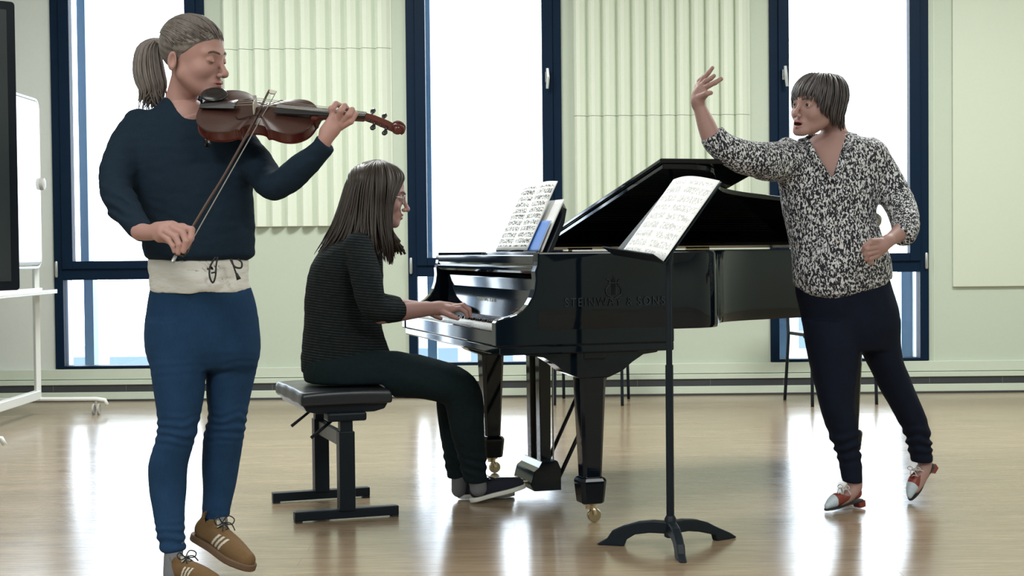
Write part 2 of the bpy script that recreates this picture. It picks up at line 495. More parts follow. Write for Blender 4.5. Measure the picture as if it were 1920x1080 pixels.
_C = np.array([(i, j, k) for i in (0, 1) for j in (0, 1) for k in (0, 1)])
_E = [(a, b) for a in range(8) for b in range(a + 1, 8) if np.abs(_C[a] - _C[b]).sum() == 1]
def sdf_mesh(f, lo, hi, h):
    lo = np.asarray(lo, float) - 3 * h; hi = np.asarray(hi, float) + 3 * h
    B = 6
    nb = np.ceil((hi - lo) / (h * B)).astype(int)
    n = nb * B + 1
    g = np.stack(np.meshgrid(*[np.arange(q) for q in nb], indexing='ij'), -1).reshape(-1, 3)
    dc = f(lo + (g * B + B / 2) * h)
    keep = np.abs(dc) < B * h * 1.75
    D = np.full(n, 1.0, np.float32)
    # coarse sign
    sg = np.where(dc < 0, -1.0, 1.0).astype(np.float32).reshape(nb)
    D[:-1, :-1, :-1] = np.repeat(np.repeat(np.repeat(sg, B, 0), B, 1), B, 2)
    loc = np.stack(np.meshgrid(*[np.arange(B + 1)] * 3, indexing='ij'), -1).reshape(-1, 3)
    gk = g[keep]
    idx = (gk[:, None, :] * B + loc[None]).reshape(-1, 3)
    fl = np.unique((idx[:, 0] * n[1] + idx[:, 1]) * n[2] + idx[:, 2])
    ii = np.stack((fl // (n[1] * n[2]), (fl // n[2]) % n[1], fl % n[2]), -1)
    vals = np.concatenate([f(lo + ii[s:s + 400000] * h) for s in range(0, len(ii), 400000)])
    D[ii[:, 0], ii[:, 1], ii[:, 2]] = vals
    K = np.zeros(nb, bool); K.reshape(-1)[keep] = True
    Kc = np.zeros(n - 1, bool)
    Kc[:] = np.repeat(np.repeat(np.repeat(K, B, 0), B, 1), B, 2)
    ins = D < 0
    cnt = sum(ins[c[0]:n[0] - 1 + c[0], c[1]:n[1] - 1 + c[1], c[2]:n[2] - 1 + c[2]].astype(np.int8) for c in _C)
    act = (cnt > 0) & (cnt < 8) & Kc
    cells = np.argwhere(act)
    vid = np.full(n - 1, -1, np.int64); vid[act] = np.arange(len(cells))
    cd_ = np.stack([D[cells[:, 0] + c[0], cells[:, 1] + c[1], cells[:, 2] + c[2]] for c in _C], 1)
    acc = np.zeros((len(cells), 3)); num = np.zeros(len(cells))
    for a, b in _E:
        da, db = cd_[:, a], cd_[:, b]; m = (da < 0) != (db < 0)
        t = np.where(m, da / np.where(m, da - db, 1), 0)
        acc += np.where(m[:, None], _C[a] + t[:, None] * (_C[b] - _C[a]), 0); num += m
    P = lo + (cells + acc / num[:, None]) * h
    F_ = []
    for ax in range(3):
        s0 = [slice(None)] * 3; s1 = [slice(None)] * 3
        s0[ax] = slice(0, -1); s1[ax] = slice(1, None)
        a = ins[tuple(s0)]; b = ins[tuple(s1)]
        e = np.argwhere(a != b)
        o1, o2 = [(1, 2), (2, 0), (0, 1)][ax]
        e = e[(e[:, o1] > 0) & (e[:, o2] > 0) & (e[:, o1] < n[o1] - 1) & (e[:, o2] < n[o2] - 1)]
        def gv(u, v_):
            q = e.copy(); q[:, o1] -= u; q[:, o2] -= v_
            return vid[q[:, 0], q[:, 1], q[:, 2]]
        quad = np.stack((gv(0, 0), gv(1, 0), gv(1, 1), gv(0, 1)), 1)
        fl_ = a[e[:, 0], e[:, 1], e[:, 2]]
        quad[~fl_] = quad[~fl_][:, ::-1]
        F_.append(quad[(quad >= 0).all(1)])
    return P, np.concatenate(F_)

def bounds(items, pad):
    A = np.array([c for c, r in items]); R = np.array([r for c, r in items])[:, None]
    return (A - R).min(0) - pad, (A + R).max(0) + pad

# ------------------------------------------------------------------ room shell
WY = 10.24                       # inner face of the window wall
XL, XR, YB, ZC = -3.75, 5.2, -2.2, 3.66
def X_at(px, py=350): return V(px, py, WY)[0]
def Z_at(px, py): return V(px, py, WY)[2]

b = MB(); b.box(XL - .2, XR + .2, YB - .2, WY + .3, -.12, 0); tag(b.obj('floor', M['floor']), kind='structure')
b = MB(); b.box(XL - .2, XR + .2, YB - .2, WY + .3, ZC, ZC + .15); tag(b.obj('ceiling', M['ceiling']), kind='structure')
b = MB(); b.box(XL - .2, XL, YB - .2, WY + .3, 0, ZC); tag(b.obj('wall_left', M['wall_grey']), kind='structure')
b = MB(); b.box(XR, XR + .2, YB - .2, WY + .3, 0, ZC); tag(b.obj('wall_right', M['wall']), kind='structure')
b = MB(); b.box(XL, XR, YB - .2, YB, 0, ZC); tag(b.obj('wall_front', M['wall_far']), kind='structure')
ZS = Z_at(960, 683)              # window sill height
ZT = 3.50                        # window head
WIN = [(X_at(100), X_at(388)), (X_at(764), X_at(1054)), (X_at(1443), X_at(1740))]
b = MB()
xs = [XL] + [q for w_ in WIN for q in w_] + [XR]
for i in range(0, len(xs), 2):
    b.box(xs[i], xs[i + 1], WY, WY + .3, 0, ZC, 1 if i == 0 else 0)
for (a, c) in WIN:
    b.box(a, c, WY, WY + .3, 0, ZS); b.box(a, c, WY, WY + .3, ZT, ZC)
tag(b.obj('wall_back', [M['wall'], M['wall_grey']]), kind='structure')

# windows
ztr0, ztr1 = Z_at(960, 517), Z_at(960, 480)
def window(i, x0, x1, hinge_side, handle_side):
    r = empty('window_%d' % i, ((x0 + x1) / 2, WY, ZS)); tag(r, kind='structure')
    ox = (x0 + x1) / 2
    def L(m, name, mt, par=r, **k):
        for j, q in enumerate(m.v): m.v[j] = (q[0] - ox, q[1] - WY, q[2] - ZS)
        return m.obj(name, mt, par, **k)
    fw = .060
    m = MB()
    for a, c in ((x0, x0 + fw), (x1 - fw, x1)): m.box(a, c, WY - .02, WY + .09, ZS, ZT)
    m.box(x0 + fw, x1 - fw, WY - .02, WY + .09, ZT - fw, ZT)
    m.box(x0 + fw, x1 - fw, WY - .02, WY + .09, ZS, ZS + .018)
    m.box(x0 + fw, x1 - fw, WY - .02, WY + .09, ztr0, ztr0 + .075)
    fr = L(m, 'window_frame', M['frame'], bevel=.003)
    # opening sash of the tall upper light
    sw = .073; a, c = x0 + fw - .001, x1 - fw + .001; z0, z1 = ztr0 + .074, ZT - fw + .001
    m = MB()
    m.box(a, a + sw, WY - .035, WY + .05, z0, z1); m.box(c - sw, c, WY - .035, WY + .05, z0, z1)
    m.box(a + sw, c - sw, WY - .035, WY + .05, z0, z0 + .055); m.box(a + sw, c - sw, WY - .035, WY + .05, z1 - sw, z1)
    L(m, 'sash', M['frame'], bevel=.004)
    m = MB(); m.box(a + sw - .005, c - sw + .005, WY + .012, WY + .018, z0 + .05, z1 - sw); L(m, 'pane', M['glass'])
    m = MB(); m.box(x0 + fw, x1 - fw, WY + .03, WY + .036, ZS + .018, ztr0); L(m, 'pane', M['glass'])
    # outer reveal and fins of the facade
    m = MB()
    m.box(x0 + .01, x0 + .03, WY + .12, WY + .30, ZS, ZT) ; m.box(x1 - .03, x1 - .01, WY + .12, WY + .30, ZS, ZT)
    L(m, 'reveal', M['reveal'])
    m = MB()
    for q0, q1 in ((x0 + .11, x0 + .175), (x1 - .105, x1 - .015)):
        m.box(q0, q1, WY + .30, WY + .42, ZS - .3, ztr0 + .02)
    L(m, 'fin', M['fin'])
    m = MB()
    m.box(x0 + .092, x0 + .150, WY + .30, WY + .42, ztr0, ZT)
    L(m, 'fin', M['fin'])
    # handle
    hx = (x0 + fw + sw / 2) if handle_side < 0 else (x1 - fw - sw / 2)
    hz = Z_at(1031, 147)
    m = MB(); m.box(hx - .013, hx + .013, WY - .047, WY - .035, hz - .03, hz + .04)
    m.tube([(hx, WY - .045, hz), (hx, WY - .085, hz)], .009, 10)
    m.tube([(hx, WY - .083, hz + .06), (hx + .004, WY - .083, hz + .0), (hx + (.012 if i == 3 else -.002), WY - .083, hz - .08)], [.011, .013, .010], 10)
    L(m, 'handle', M['steel'], bevel=.002)
    hx = (x0 + .02) if hinge_side < 0 else (x1 - .02)
    m = MB(); m.lathe([(.008, 0), (.011, .01), (.011, .10), (.008, .11)], (hx, WY - .03, ztr0 + .02), 12)
    L(m, 'hinge', M['steel'], smooth=True, angle=40)
window(1, *WIN[0], -1, 1)
window(2, *WIN[1], -1, 1)
window(3, *WIN[2], 1, -1)

# window ledge and convector strip along the foot of the wall
m = MB()
zl = Z_at(960, 684)
m.box(XL, XR, WY - .030, WY, Z_at(960, 703), zl)
m.box(XL, XR, WY - .045, WY, Z_at(960, 713), Z_at(960, 704))
tag(m.obj('trim_1', M['ledge'], bevel=.003), kind='structure')
m = MB()
m.box(XL, XR, WY - .035, WY, Z_at(960, 726), Z_at(960, 713.2))
for k in range(18):
    x = XL + .1 + k * .5
    m.box(x, x + .004, WY - .037, WY - .035, Z_at(960, 726), Z_at(960, 714), 1)
tag(m.obj('trim_2', [M['grille'], M['greybar']]), kind='structure')
m = MB()
m.box(XL, XR, WY - .050, WY, 0.012, Z_at(960, 726.5)); m.box(XL, XR, WY - .056, WY, 0.0, 0.011, 1)
tag(m.obj('baseboard_back', [M['ledge'], M['grille']], bevel=.002), kind='structure')

# fluted acoustic panels
def fluted(name, px0, px1, zb, seams, label):
    x0, x1 = X_at(px0), X_at(px1)
    r = empty(name, ((x0 + x1) / 2, WY - .001, zb))
    tag(r, label, 'acoustic panel')
    pitch = .1005; n = int(round((x1 - x0) / pitch)); pitch = (x1 - x0) / n
    prof = []
    for k in range(n):
        a = x0 + k * pitch
        for u, d in ((0, .004), (.05, .046), (.18, .062), (.42, .056), (.72, .034), (.95, .006)):
            prof.append((a + u * pitch, d))
    prof.append((x1, .006))
    zs = [zb] + seams + [ZC - .02]
    for z0, z1 in zip(zs[:-1], zs[1:]):
        m = MB()
        poly = [(x - r.location.x, -d) for x, d in prof] + [(x1 - r.location.x, 0), (x0 - r.location.x, 0)]
        m.prism(poly, z0 + .0015 - zb, z1 - .0015 - zb, 'z')
        m.obj('flute_section', M['panel'], r)
    return r
zb = Z_at(520, 425)
fluted('acoustic_panel', 422, 737, zb, [Z_at(560, 93)], 'fluted cream acoustic wall panel between the violinist\'s window and the middle window')
fluted('acoustic_panel', 1077, 1407, Z_at(1240, 421), [Z_at(1240, 217)], 'fluted cream acoustic wall panel above the grand piano, behind the raised hand')
m = MB(); x0 = X_at(1785); m.box(0, XR - .3 - x0, -.022, 0, 0, ZC - .1 - Z_at(1850, 537))
o = m.obj('wall_panel', M['flat'], bevel=.003); o.location = (x0, WY, Z_at(1850, 537))
tag(o, 'large smooth cream wall panel to the right of the right window', 'wall panel')
m = MB(); m.box(X_at(1750), X_at(1752), WY - .003, WY, zl, ZC); tag(m.obj('trim_3', M['ledge']), kind='structure')

# housings of the added ceiling fill lights (out of view)
lamp0 = None
for i, (x, y) in enumerate(FILLS):
    r = empty('ceiling_fill_panel', (x, y, ZC)); tag(r, 'flat white ceiling light panel', 'lamp', 'added ceiling fill panels')
    m = MB(); m.box(-.8, .8, -.5, .5, -.03, 0); m.obj('housing', M['white'], r)

# pale buildings far outside
def building(x0, x1, y, top, cols, label, rows=3):
    r = empty('building', ((x0 + x1) / 2, y, top - 14)); tag(r, label, 'building')
    hw = (x1 - x0) / 2
    m = MB(); m.box(-hw, hw, 0, 12, 0, 14); m.obj('facade', M['bldg'], r)
    m = MB(); m.box(-hw - .2, hw + .2, -.2, 12.2, 14, 14.25); m.obj('roof', M['reveal'], r)
    dx = 2 * hw / cols
    for j in range(rows):
        for k in range(cols):
            m = MB(); m.box(-hw + dx * (k + .12), -hw + dx * (k + .88), -.05, .02, 14 - 1.7 - j * 3.0, 14 - .35 - j * 3.0)
            m.obj('window', M['bglass'], r)
building(-18, -10.5, 45, -1.2 - .6, 4, 'pale building with blue windows seen through the left window')
building(-3.6, 6, 52, -2.1, 5, 'pale building with blue windows seen through the middle window')
building(9, 18, 48, -0.6, 5, 'pale building with blue windows seen through the right window')

# ------------------------------------------------------------------ mobile whiteboard
r = empty('mobile_whiteboard', (-2.95, 9.36, 0)); tag(r, 'white mobile whiteboard on casters at the left, glossy panel edge beside the left window', 'whiteboard')
m = MB(); m.tube([(-.035, 0, .10), (-.035, 0, 1.52)], .024, 4, up=(1, 1, 0)); m.obj('post', M['white'], r, bevel=.004)
m = MB(); m.tube([(-.035, -1.9, .10), (-.035, -1.9, 1.52)], .024, 4, up=(1, 1, 0)); m.obj('post', M['white'], r, bevel=.004)
m = MB(); m.box(-.06, -.015, -1.9, 0, .10, .155); m.obj('crossbar', M['white'], r, bevel=.004)
for yy in (0, -1.9):
    m = MB(); m.tube([(-.42, yy, .075), (-.38, yy, .095), (0, yy, .10), (.33, yy, .098), (.385, yy, .09), (.40, yy, .06)], .013, 8); m.obj('foot', M['white'], r, smooth=True)
    for xx in (.33, -.36):
        m = MB(); m.tube([(xx, yy, .09), (xx, yy, .06)], .008, 8)
        for s_ in (-.022, .010):
            m.lathe([(.005, 0), (.032, 0), (.034, .006), (.032, .012), (.005, .012)], (xx + s_, yy, .034), 18, 'x')
        m.obj('caster', M['castor'], r, smooth=True, angle=40)
def rrect(x0, x1, y0, y1, rad, n=6):
    out = []
    for cx_, cy_, a0 in ((x1 - rad, y1 - rad, 0), (x0 + rad, y1 - rad, 90), (x0 + rad, y0 + rad, 180), (x1 - rad, y0 + rad, 270)):
        for k in range(n + 1):
            a = (a0 + 90 * k / n) * D2R; out.append((cx_ + rad * math.cos(a), cy_ + rad * math.sin(a)))
    return out
m = MB(); m.prism(rrect(-1.88, -.02, .945, 1.955, .05), -.012, .008, 'x'); m.obj('board', M['gloss'], r)
m = MB()
po = rrect(-1.895, -.005, .93, 1.97, .06); m.tube([(-.002, a, c) for a, c in po], .009, 6, closed=True); m.obj('board_frame', M['steel'], r, smooth=True)
m = MB(); m.box(0, .10, -1.86, -.0, .765, .775); m.box(.09, .10, -1.86, -.0, .775, .79); m.box(-.03, .0, -1.9, 0.02, .755, .80); m.obj('pen_tray', M['white'], r, bevel=.002)
m = MB(); m.lathe([(.006, 0), (.036, 0), (.040, .008), (.036, .03), (.012, .036)], (.0, .0, 1.45), 20, 'x'); m.obj('clamp_knob', M['castor'], r, smooth=True, angle=40)

# ------------------------------------------------------------------ large display
e1 = V(32, 270, 4.95); e0 = V(-420, 270, 4.45)
ang = math.atan2(e1[1] - e0[1], e1[0] - e0[0])
r = empty('display_screen', (e1[0], e1[1], 0), ang); tag(r, 'tall dark flat display at the left edge of the picture', 'display')
zt = V(32, 4, 4.95)[2]; zb_ = V(32, 544, 4.95)[2]
m = MB(); m.prism(rrect(-1.5, 0, zb_, zt, .012), 0, .07, 'y'); m.obj('housing', M['satin'], r)
m = MB(); m.box(-1.5 + .022, -.030, -.004, .0, zb_ + .03, zt - .028); m.obj('screen', M['screen'], r)
m = MB(); m.box(-.85, -.65, .07, .13, .06, zt - .3); m.obj('column', M['black'], r)
m = MB(); m.box(-1.1, -.4, -.05, .30, .0, .06); m.obj('base', M['black'], r, bevel=.01)

# ------------------------------------------------------------------ stacking chairs by the wall
def chair(cx_, cy_, rz, label):
    r = empty('stacking_chair', (cx_, cy_, 0), rz); tag(r, label, 'chair')
    for s_ in (-1, 1):
        x = .215 * s_
        m = MB(); m.tube(catmull([(x * 1.02, -.20, 0), (x, -.185, .36), (x * .97, -.15, .425), (x * .85, .0, .43)], 5), .0105, 8); m.obj('leg', M['black'], r, smooth=True)
        m = MB(); m.tube(catmull([(x * 1.02, .24, 0), (x, .19, .38), (x * .98, .20, .50), (x * .96, .25, .82)], 5), .0105, 8); m.obj('leg', M['black'], r, smooth=True)
    m = MB()
    m.prism(rrect(-.215, .215, -.20, .20, .05), .435, .457, 'z'); m.obj('seat', M['satin'], r, bevel=.004)
    m = MB(); m.prism(rrect(-.21, .21, .60, .82, .05), .225, .24, 'y'); m.obj('backrest', M['satin'], r, bevel=.004)
pa = V(1528, 762, 9.43); pb_ = V(1655, 760, 9.46)
chair(1.0 * (pa[0] + pb_[0]) / 2 - .07, 9.64, .22, 'black tube legged chair standing by the wall behind the gesturing woman')
pa = V(1050, 748, 9.95); pb_ = V(1165, 757, 9.7)
chair((pa[0] + pb_[0]) / 2 + .01, 9.80, -.17, 'black tube legged chair by the wall, seen below the grand piano')
# ------------------------------------------------------------------ grand piano
TH = 17.2 * D2R
PO = (-.06, 5.32)
def PW(t, b_, z):
    return np.array((PO[0] + t * math.cos(TH) - b_ * math.sin(TH), PO[1] + t * math.sin(TH) + b_ * math.cos(TH), z))
gp = empty('grand_piano', (PO[0], PO[1], 0), TH)
tag(gp, 'black lacquered grand piano with its lid raised a little, in the middle of the room', 'piano')
W = 1.48; RT = 1.003; RB = .715
side = catmull([(.55, 0), (.72, 0), (.81, .008), (.88, .05), (.935, .14), (.99, .26), (1.06, .355), (1.17, .425), (1.32, .485), (1.50, .55), (1.75, .645), (1.96, .765), (2.11, .91), (2.19, 1.09), (2.20, 1.26), (2.15, 1.40), (2.04, 1.475)], 5)
side = [(p[0], p[1]) for p in side]
outer = [(.16, 0)] + side + [(1.9, W), (.16, W)]
def offset_in(pl, d):
    out = []
    for i, p in enumerate(pl):
        a = np.array(pl[max(i - 1, 0)]); c = np.array(pl[min(i + 1, len(pl) - 1)])
        t_ = c - a; t_ /= np.linalg.norm(t_); nrm = np.array((-t_[1], t_[0]))
        out.append(tuple(np.array(p) + nrm * d))
    return out
inner = offset_in(outer, .05)
m = MB(); n = len(outer)
vv = []
for z, pl in ((RB, outer), (RB + .012, offset_in(outer, -.004)), (RT - .010, offset_in(outer, -.0)), (RT, offset_in(outer, .006)), (RT, inner), (RB, inner)):
    vv += [(p[0], p[1], z) for p in pl]
ff = []
for k in range(6):
    k2 = (k + 1) % 6
    for i in range(n - 1): ff.append([k * n + i, k * n + i + 1, k2 * n + i + 1, k2 * n + i])
ff.append([k * n for k in range(6)]); ff.append([k * n + n - 1 for k in range(6)])
m.add(vv, ff); m.obj('rim', M['lacquer'], gp, smooth=True, angle=35)
m = MB(); ip = offset_in(outer, .045); m.prism([p for p in ip if p[0] > .5] , .76, .775, 'z'); m.obj('soundboard', M['brownwood'], gp)
m = MB(); m.prism([p for p in offset_in(outer, .053)], .716, .73, 'z'); m.obj('underside', M['brownwood'], gp)
m = MB(); m.prism([(.55, .10), (.80, .10), (.88, .30), (1.0, .50), (1.25, .62), (1.6, .74), (1.9, .90), (2.02, 1.1), (2.0, 1.36), (.55, 1.38)], .90, .915, 'z')
for k in range(5): m.box(.55, .84 + k * .22, .32 + k * .24, .34 + k * .24, .915, .94)
m.obj('iron_plate', M['plate'], gp)
m = MB()
for k in range(46):
    b0 = .14 + k * .028; l = 1.05 + min(1.0, b0 * .72)
    m.tube([(.62, b0, .945), (.80 + max(0, b0 - .30) * .95, b0 + .03, .945)], .0008, 4)
m.obj('strings', M['steel'], gp)
# cheeks (arms)
prof = [(.0, .665), (.0, .752), (.008, .764), (.03, .770), (.055, .774), (.080, .782), (.103, .796), (.122, .815), (.137, .840), (.147, .870), (.152, .905), (.150, .935), (.158, .955), (.160, .97), (.160, RT), (.30, RT), (.69, RT), (.69, .665)]
for b0, b1 in ((-.003, .052), (W - .052, W + .003)):
    m = MB(); m.prism(prof, b0, b1, 'y'); m.obj('cheek', M['lacquer'], gp, bevel=.006)
# key bed and lower apron
m = MB(); m.box(.015, .69, .0, W, .635, .668); m.box(.05, .67, .02, W - .02, .668, .700); m.obj('key_bed', M['lacquer'], gp, bevel=.006)
m = MB(); m.box(.004, .028, .052, W - .052, .668, .722); m.obj('key_slip', M['lacquer'], gp, bevel=.004)
for b0, b1 in ((.052, .125), (W - .125, W - .052)):
    m = MB(); m.box(.030, .20, b0, b1, .70, .752); m.obj('key_block', M['lacquer'], gp, bevel=.005)
m = MB(); m.prism([(.178, .735), (.186, .86), (.182, .905), (.200, .915), (.212, .90), (.205, .735)], .126, W - .126, 'y'); m.obj('fallboard', M['lacquer'], gp, bevel=.003)
m = MB(); m.prism([(.16, .925), (.155, .935), (.155, .948), (.163, .953), (.160, .962), (.160, .992), (.40, .992), (.40, .978), (.20, .978), (.20, .925)], .052, W - .052, 'y'); m.obj('music_shelf', M['lacquer'], gp, bevel=.002)
m = MB(); m.box(.40, .66, .052, W - .052, .955, .975); m.obj('pin_cover', M['lacquer'], gp)
# keys
kw = 1.225 / 52; kb0 = W - .1275
for k in range(52):
    y1 = kb0 - k * kw
    m = MB(); m.box(.030, .178, y1 - kw + .0006, y1 - .0006, .715, .735); m.obj('white_key', M['ivory'], gp, bevel=.0012)
for k in range(51):
    if (k % 7) in (0, 2, 3, 5, 6) and True:
        # 52 white keys start on A: blacks follow A, C, D, F, G
        pass
    if (k % 7) in (0, 2, 3, 5, 6):
        y1 = kb0 - (k + 1) * kw
        m = MB(); m.prism([(.080, .733), (.084, .746), (.178, .746), (.178, .733)], y1 - .0055, y1 + .0055, 'y'); m.obj('black_key', M['ebony'], gp, bevel=.001)
# music desk
def desk_pt(t0, z0, lean, u): return (t0 + u * math.sin(lean), z0 + u * math.cos(lean))
LEAN = 24 * D2R
dk = MB(); a = desk_pt(.325, .993, LEAN, 0); c = desk_pt(.325, .993, LEAN, .225)
pl = [(.38, 0), (1.10, 0), (1.10, .14), (1.06, .20), (1.00, .225), (.48, .225), (.42, .20), (.38, .14)]
vv = []
for th_ in (0, .016):
    for (b_, u) in pl:
        t_, z_ = desk_pt(.325, .993, LEAN, u); vv.append((t_ + th_ * math.cos(LEAN), b_, z_ - th_ * math.sin(LEAN)))
nn = len(pl)
dk.add(vv, [[i, (i + 1) % nn, (i + 1) % nn + nn, i + nn] for i in range(nn)] + [list(range(nn))[::-1], list(range(nn, 2 * nn))])
dk.obj('music_desk', M['lacquer'], gp, bevel=.002)
m = MB(); m.box(.275, .335, .36, 1.12, .9925, .998); m.box(.272, .280, .36, 1.12, .998, 1.004); m.obj('desk_ledge', M['lacquer'], gp, bevel=.001)
# lid, hinged on the far long side; its front leaf is folded back on top
PH = 11.4 * D2R
def lidp(t_, b_, h): # h above the lid's underside
    d = W + .012 - b_
    return (t_, W + .012 - d * math.cos(PH) - h * math.sin(PH) * -1 * -1, RT + .006 + d * math.sin(PH) + h * math.cos(PH))
LF = .655
lo_ = [(LF, -.012)] + [(p[0], p[1] - .012) for p in side if p[0] > LF + .02 and p[1] < 1.2] + [(2.215, 1.26), (2.165, 1.41), (2.05, W + .012), (LF, W + .012)]
def lidmesh(pl, h0, h1):
    m = MB(); n_ = len(pl)
    vv = [lidp(p[0], p[1], h0) for p in pl] + [lidp(p[0], p[1], h1) for p in pl]
    m.add(vv, [[i, (i + 1) % n_, (i + 1) % n_ + n_, i + n_] for i in range(n_)] + [list(range(n_))[::-1], list(range(n_, 2 * n_))])
    return m
lidmesh(lo_, 0, .020).obj('lid', M['lacquer'], gp, bevel=.003)
lidmesh([(LF - .012, -.014), (1.085, -.014), (1.10, .002), (1.10, W + .01), (LF - .012, W + .01)], .0215, .040).obj('lid_front_leaf', M['lacquer'], gp, bevel=.004)
m = MB(); q = lidp(.74, .10, 0); m.tube([(.70, .075, RT - .03), (q[0], q[1], q[2] + .002)], .009, 8); m.obj('lid_prop', M['satin'], gp, smooth=True)
m = MB()
for t_ in (.8, 1.4, 2.0): m.tube([(t_, W + .014, RT + .003), (t_ + .12, W + .014, RT + .003)], .008, 8)
m.obj('lid_hinge', M['brass'], gp)
# legs
def pleg(t_, b_, bracket=True, yaw=0):
    m = MB()
    rings = [(.635, .058), (.615, .058), (.600, .053), (.585, .0535), (.20, .0375), (.172, .0365), (.168, .045), (.158, .051), (.150, .051), (.080, .044), (.074, .040)]
    vv = []; c8 = [(1, .72), (.72, 1), (-.72, 1), (-1, .72), (-1, -.72), (-.72, -1), (.72, -1), (1, -.72)]
    for z, r_ in rings: vv += [(t_ + r_ * a_, b_ + r_ * d_, z) for a_, d_ in c8]
    k_ = len(rings)
    m.add(vv, [[i * 8 + j, i * 8 + (j + 1) % 8, (i + 1) * 8 + (j + 1) % 8, (i + 1) * 8 + j] for i in range(k_ - 1) for j in range(8)] + [list(range(8)), list(range((k_ - 1) * 8, k_ * 8))[::-1]])
    lg = m.obj('leg', M['lacquer'], gp, bevel=.002)
    if bracket:
        sgn = [(-.20, .636), (-.19, .628), (-.15, .622), (-.115, .606), (-.085, .575), (-.056, .553), (.056, .553), (.085, .575), (.115, .606), (.15, .622), (.19, .628), (.20, .636)]
        m = MB(); m.prism([(t_ + (a_ * 1.3 if abs(a_) > .06 else a_), z - (.012 if abs(a_) < .12 else 0)) for a_, z in sgn], b_ - .055, b_ + .055, 'y'); m.obj('bracket', M['lacquer'], lg, bevel=.003)
    m = MB(); m.lathe([(.018, .052), (.018, .062), (.028, .066), (.028, .075)], (t_, b_, 0), 16)
    m.tube([(t_ - .002, b_, .06), (t_ + .012, b_ - .014, .045), (t_ + .014, b_ - .014, .028)], .008, 8)
    m.tube([(t_ - .002, b_, .06), (t_ + .012, b_ + .014, .045), (t_ + .014, b_ + .014, .028)], .008, 8)
    m.lathe([(.004, -.010), (.024, -.010), (.0265, -.005), (.0265, .005), (.024, .010), (.004, .010)], (t_ + .014, b_, .0267), 20, 'y')
    m.obj('caster', M['brass'], lg, smooth=True, angle=40)
pleg(.385, .085); pleg(.385, W - .10); pleg(1.985, .99, False)
m = MB(); m.box(1.87, 2.10, .88, 1.10, .63, .716); m.obj('leg_block', M['lacquer'], gp, bevel=.005)
# pedal lyre
lt, lb = .40, .735
ly = MB()
for s_ in (-.062, .062): ly.prism([(lt - .022, .15), (lt - .026, .60), (lt + .026, .60), (lt + .022, .15)], lb + s_ - .026, lb + s_ + .026, 'y')
ly.box(lt - .07, lt + .07, lb - .13, lb + .13, .595, .636)
LY = ly.obj('pedal_lyre', M['lacquer'], gp, bevel=.004)
m = MB(); m.prism([(lt - .060, .035), (lt - .075, .06), (lt - .060, .115), (lt - .040, .13), (lt - .025, .155), (lt + .04, .155), (lt + .055, .12), (lt + .055, .035)], lb - .12, lb + .12, 'y'); m.obj('pedal_box', M['lacquer'], LY, bevel=.003)
for k in (-1, 0, 1):
    m = MB(); m.prism(rrect(lt - .17, lt - .05, lb + k * .065 - .013, lb + k * .065 + .013, .012), .062, .072, 'z'); m.obj('pedal', M['brass'], LY, bevel=.002)
    m = MB(); m.tube([(lt + .0, lb + k * .02, .15), (lt, lb + k * .02, .62)], .003, 6); m.obj('pedal_rod', M['brass'], LY)
for s_ in (-.10, .10):
    m = MB(); m.tube([(lt + .05, lb + s_, .08), (lt + .33, lb + s_ * 1.1, .64)], .0085, 8); m.obj('brace', M['lacquer'], LY, smooth=True)
for k_ in (-1, 1):
    m = MB(); m.tube([(lt + .045, lb + .05 * k_, .10), (lt + .045, lb + .05 * k_, .64)], .0035, 6); m.obj('brace', M['steel'], LY)

# lettering
def text_mesh(name, s_, size, m_, parent, loc, R_, ext=.0006, spacing=1.25, sx=1.0):
    cu = bpy.data.curves.new(name, 'FONT'); cu.body = s_; cu.size = size; cu.extrude = ext; cu.align_x = 'CENTER'; cu.space_character = spacing
    o = bpy.data.objects.new(name + '_tmp', cu); coll().objects.link(o)
    dg = bpy.context.evaluated_depsgraph_get(); me = bpy.data.meshes.new_from_object(o.evaluated_get(dg))
    bpy.data.objects.remove(o); bpy.data.curves.remove(cu)
    me.materials.clear(); me.materials.append(m_); me.name = name
    o2 = bpy.data.objects.new(name, me); o2.parent = parent; coll().objects.link(o2)
    o2.matrix_local = Matrix.Translation(loc) @ R_.to_4x4() @ Matrix.Diagonal((sx, 1, 1, 1))
    return o2
RX = Matrix.Rotation(math.pi / 2, 3, 'X')
def t_of(px, z=.8):
    # where the near side of the case is seen at this pixel column
    best = min((abs(px - proj(PW(q / 500, 0, z))[0]), q / 500) for q in range(0, 600)); return best[1]
def proj(p):
    q = CR.transposed() @ (Vector(p) - CAM); return (960 + F * q.x / -q.z, 540 - F * q.y / -q.z)
tl, tr_ = t_of(1058), t_of(1245)
def words(name, size, m_, a, c, place, R_, ext, spacing):
    """three words spread between a and c"""
    os_ = [text_mesh(name, s_, size, m_, gp, (0, 0, 0), R_, ext, spacing) for s_ in ('STEINWAY', '&', 'SONS')]
    ws = [max(v.co.x for v in q.data.vertices) - min(v.co.x for v in q.data.vertices) for q in os_]
    gap = .55 * size; tot = sum(ws) + 2 * gap; k = abs(c - a) / tot; x = 0
    for q, w__ in zip(os_, ws):
        u = (x + w__ / 2) / tot; x += w__ + gap
        mid = (min(v.co.x for v in q.data.vertices) + w__ / 2) * k
        cdir = 1 if c > a else -1
        q.matrix_local = Matrix.Translation(place(a + (c - a) * u - cdir * mid)) @ R_.to_4x4() @ Matrix.Diagonal((k, 1, 1, 1))
    return os_
for o in words('lettering', .045, M['letter'], tl, tr_, lambda u: (u, -.0075, .806), RX, .0006, 1.3):
    o['label'] = 'dull grey capital lettering on the side of the case'
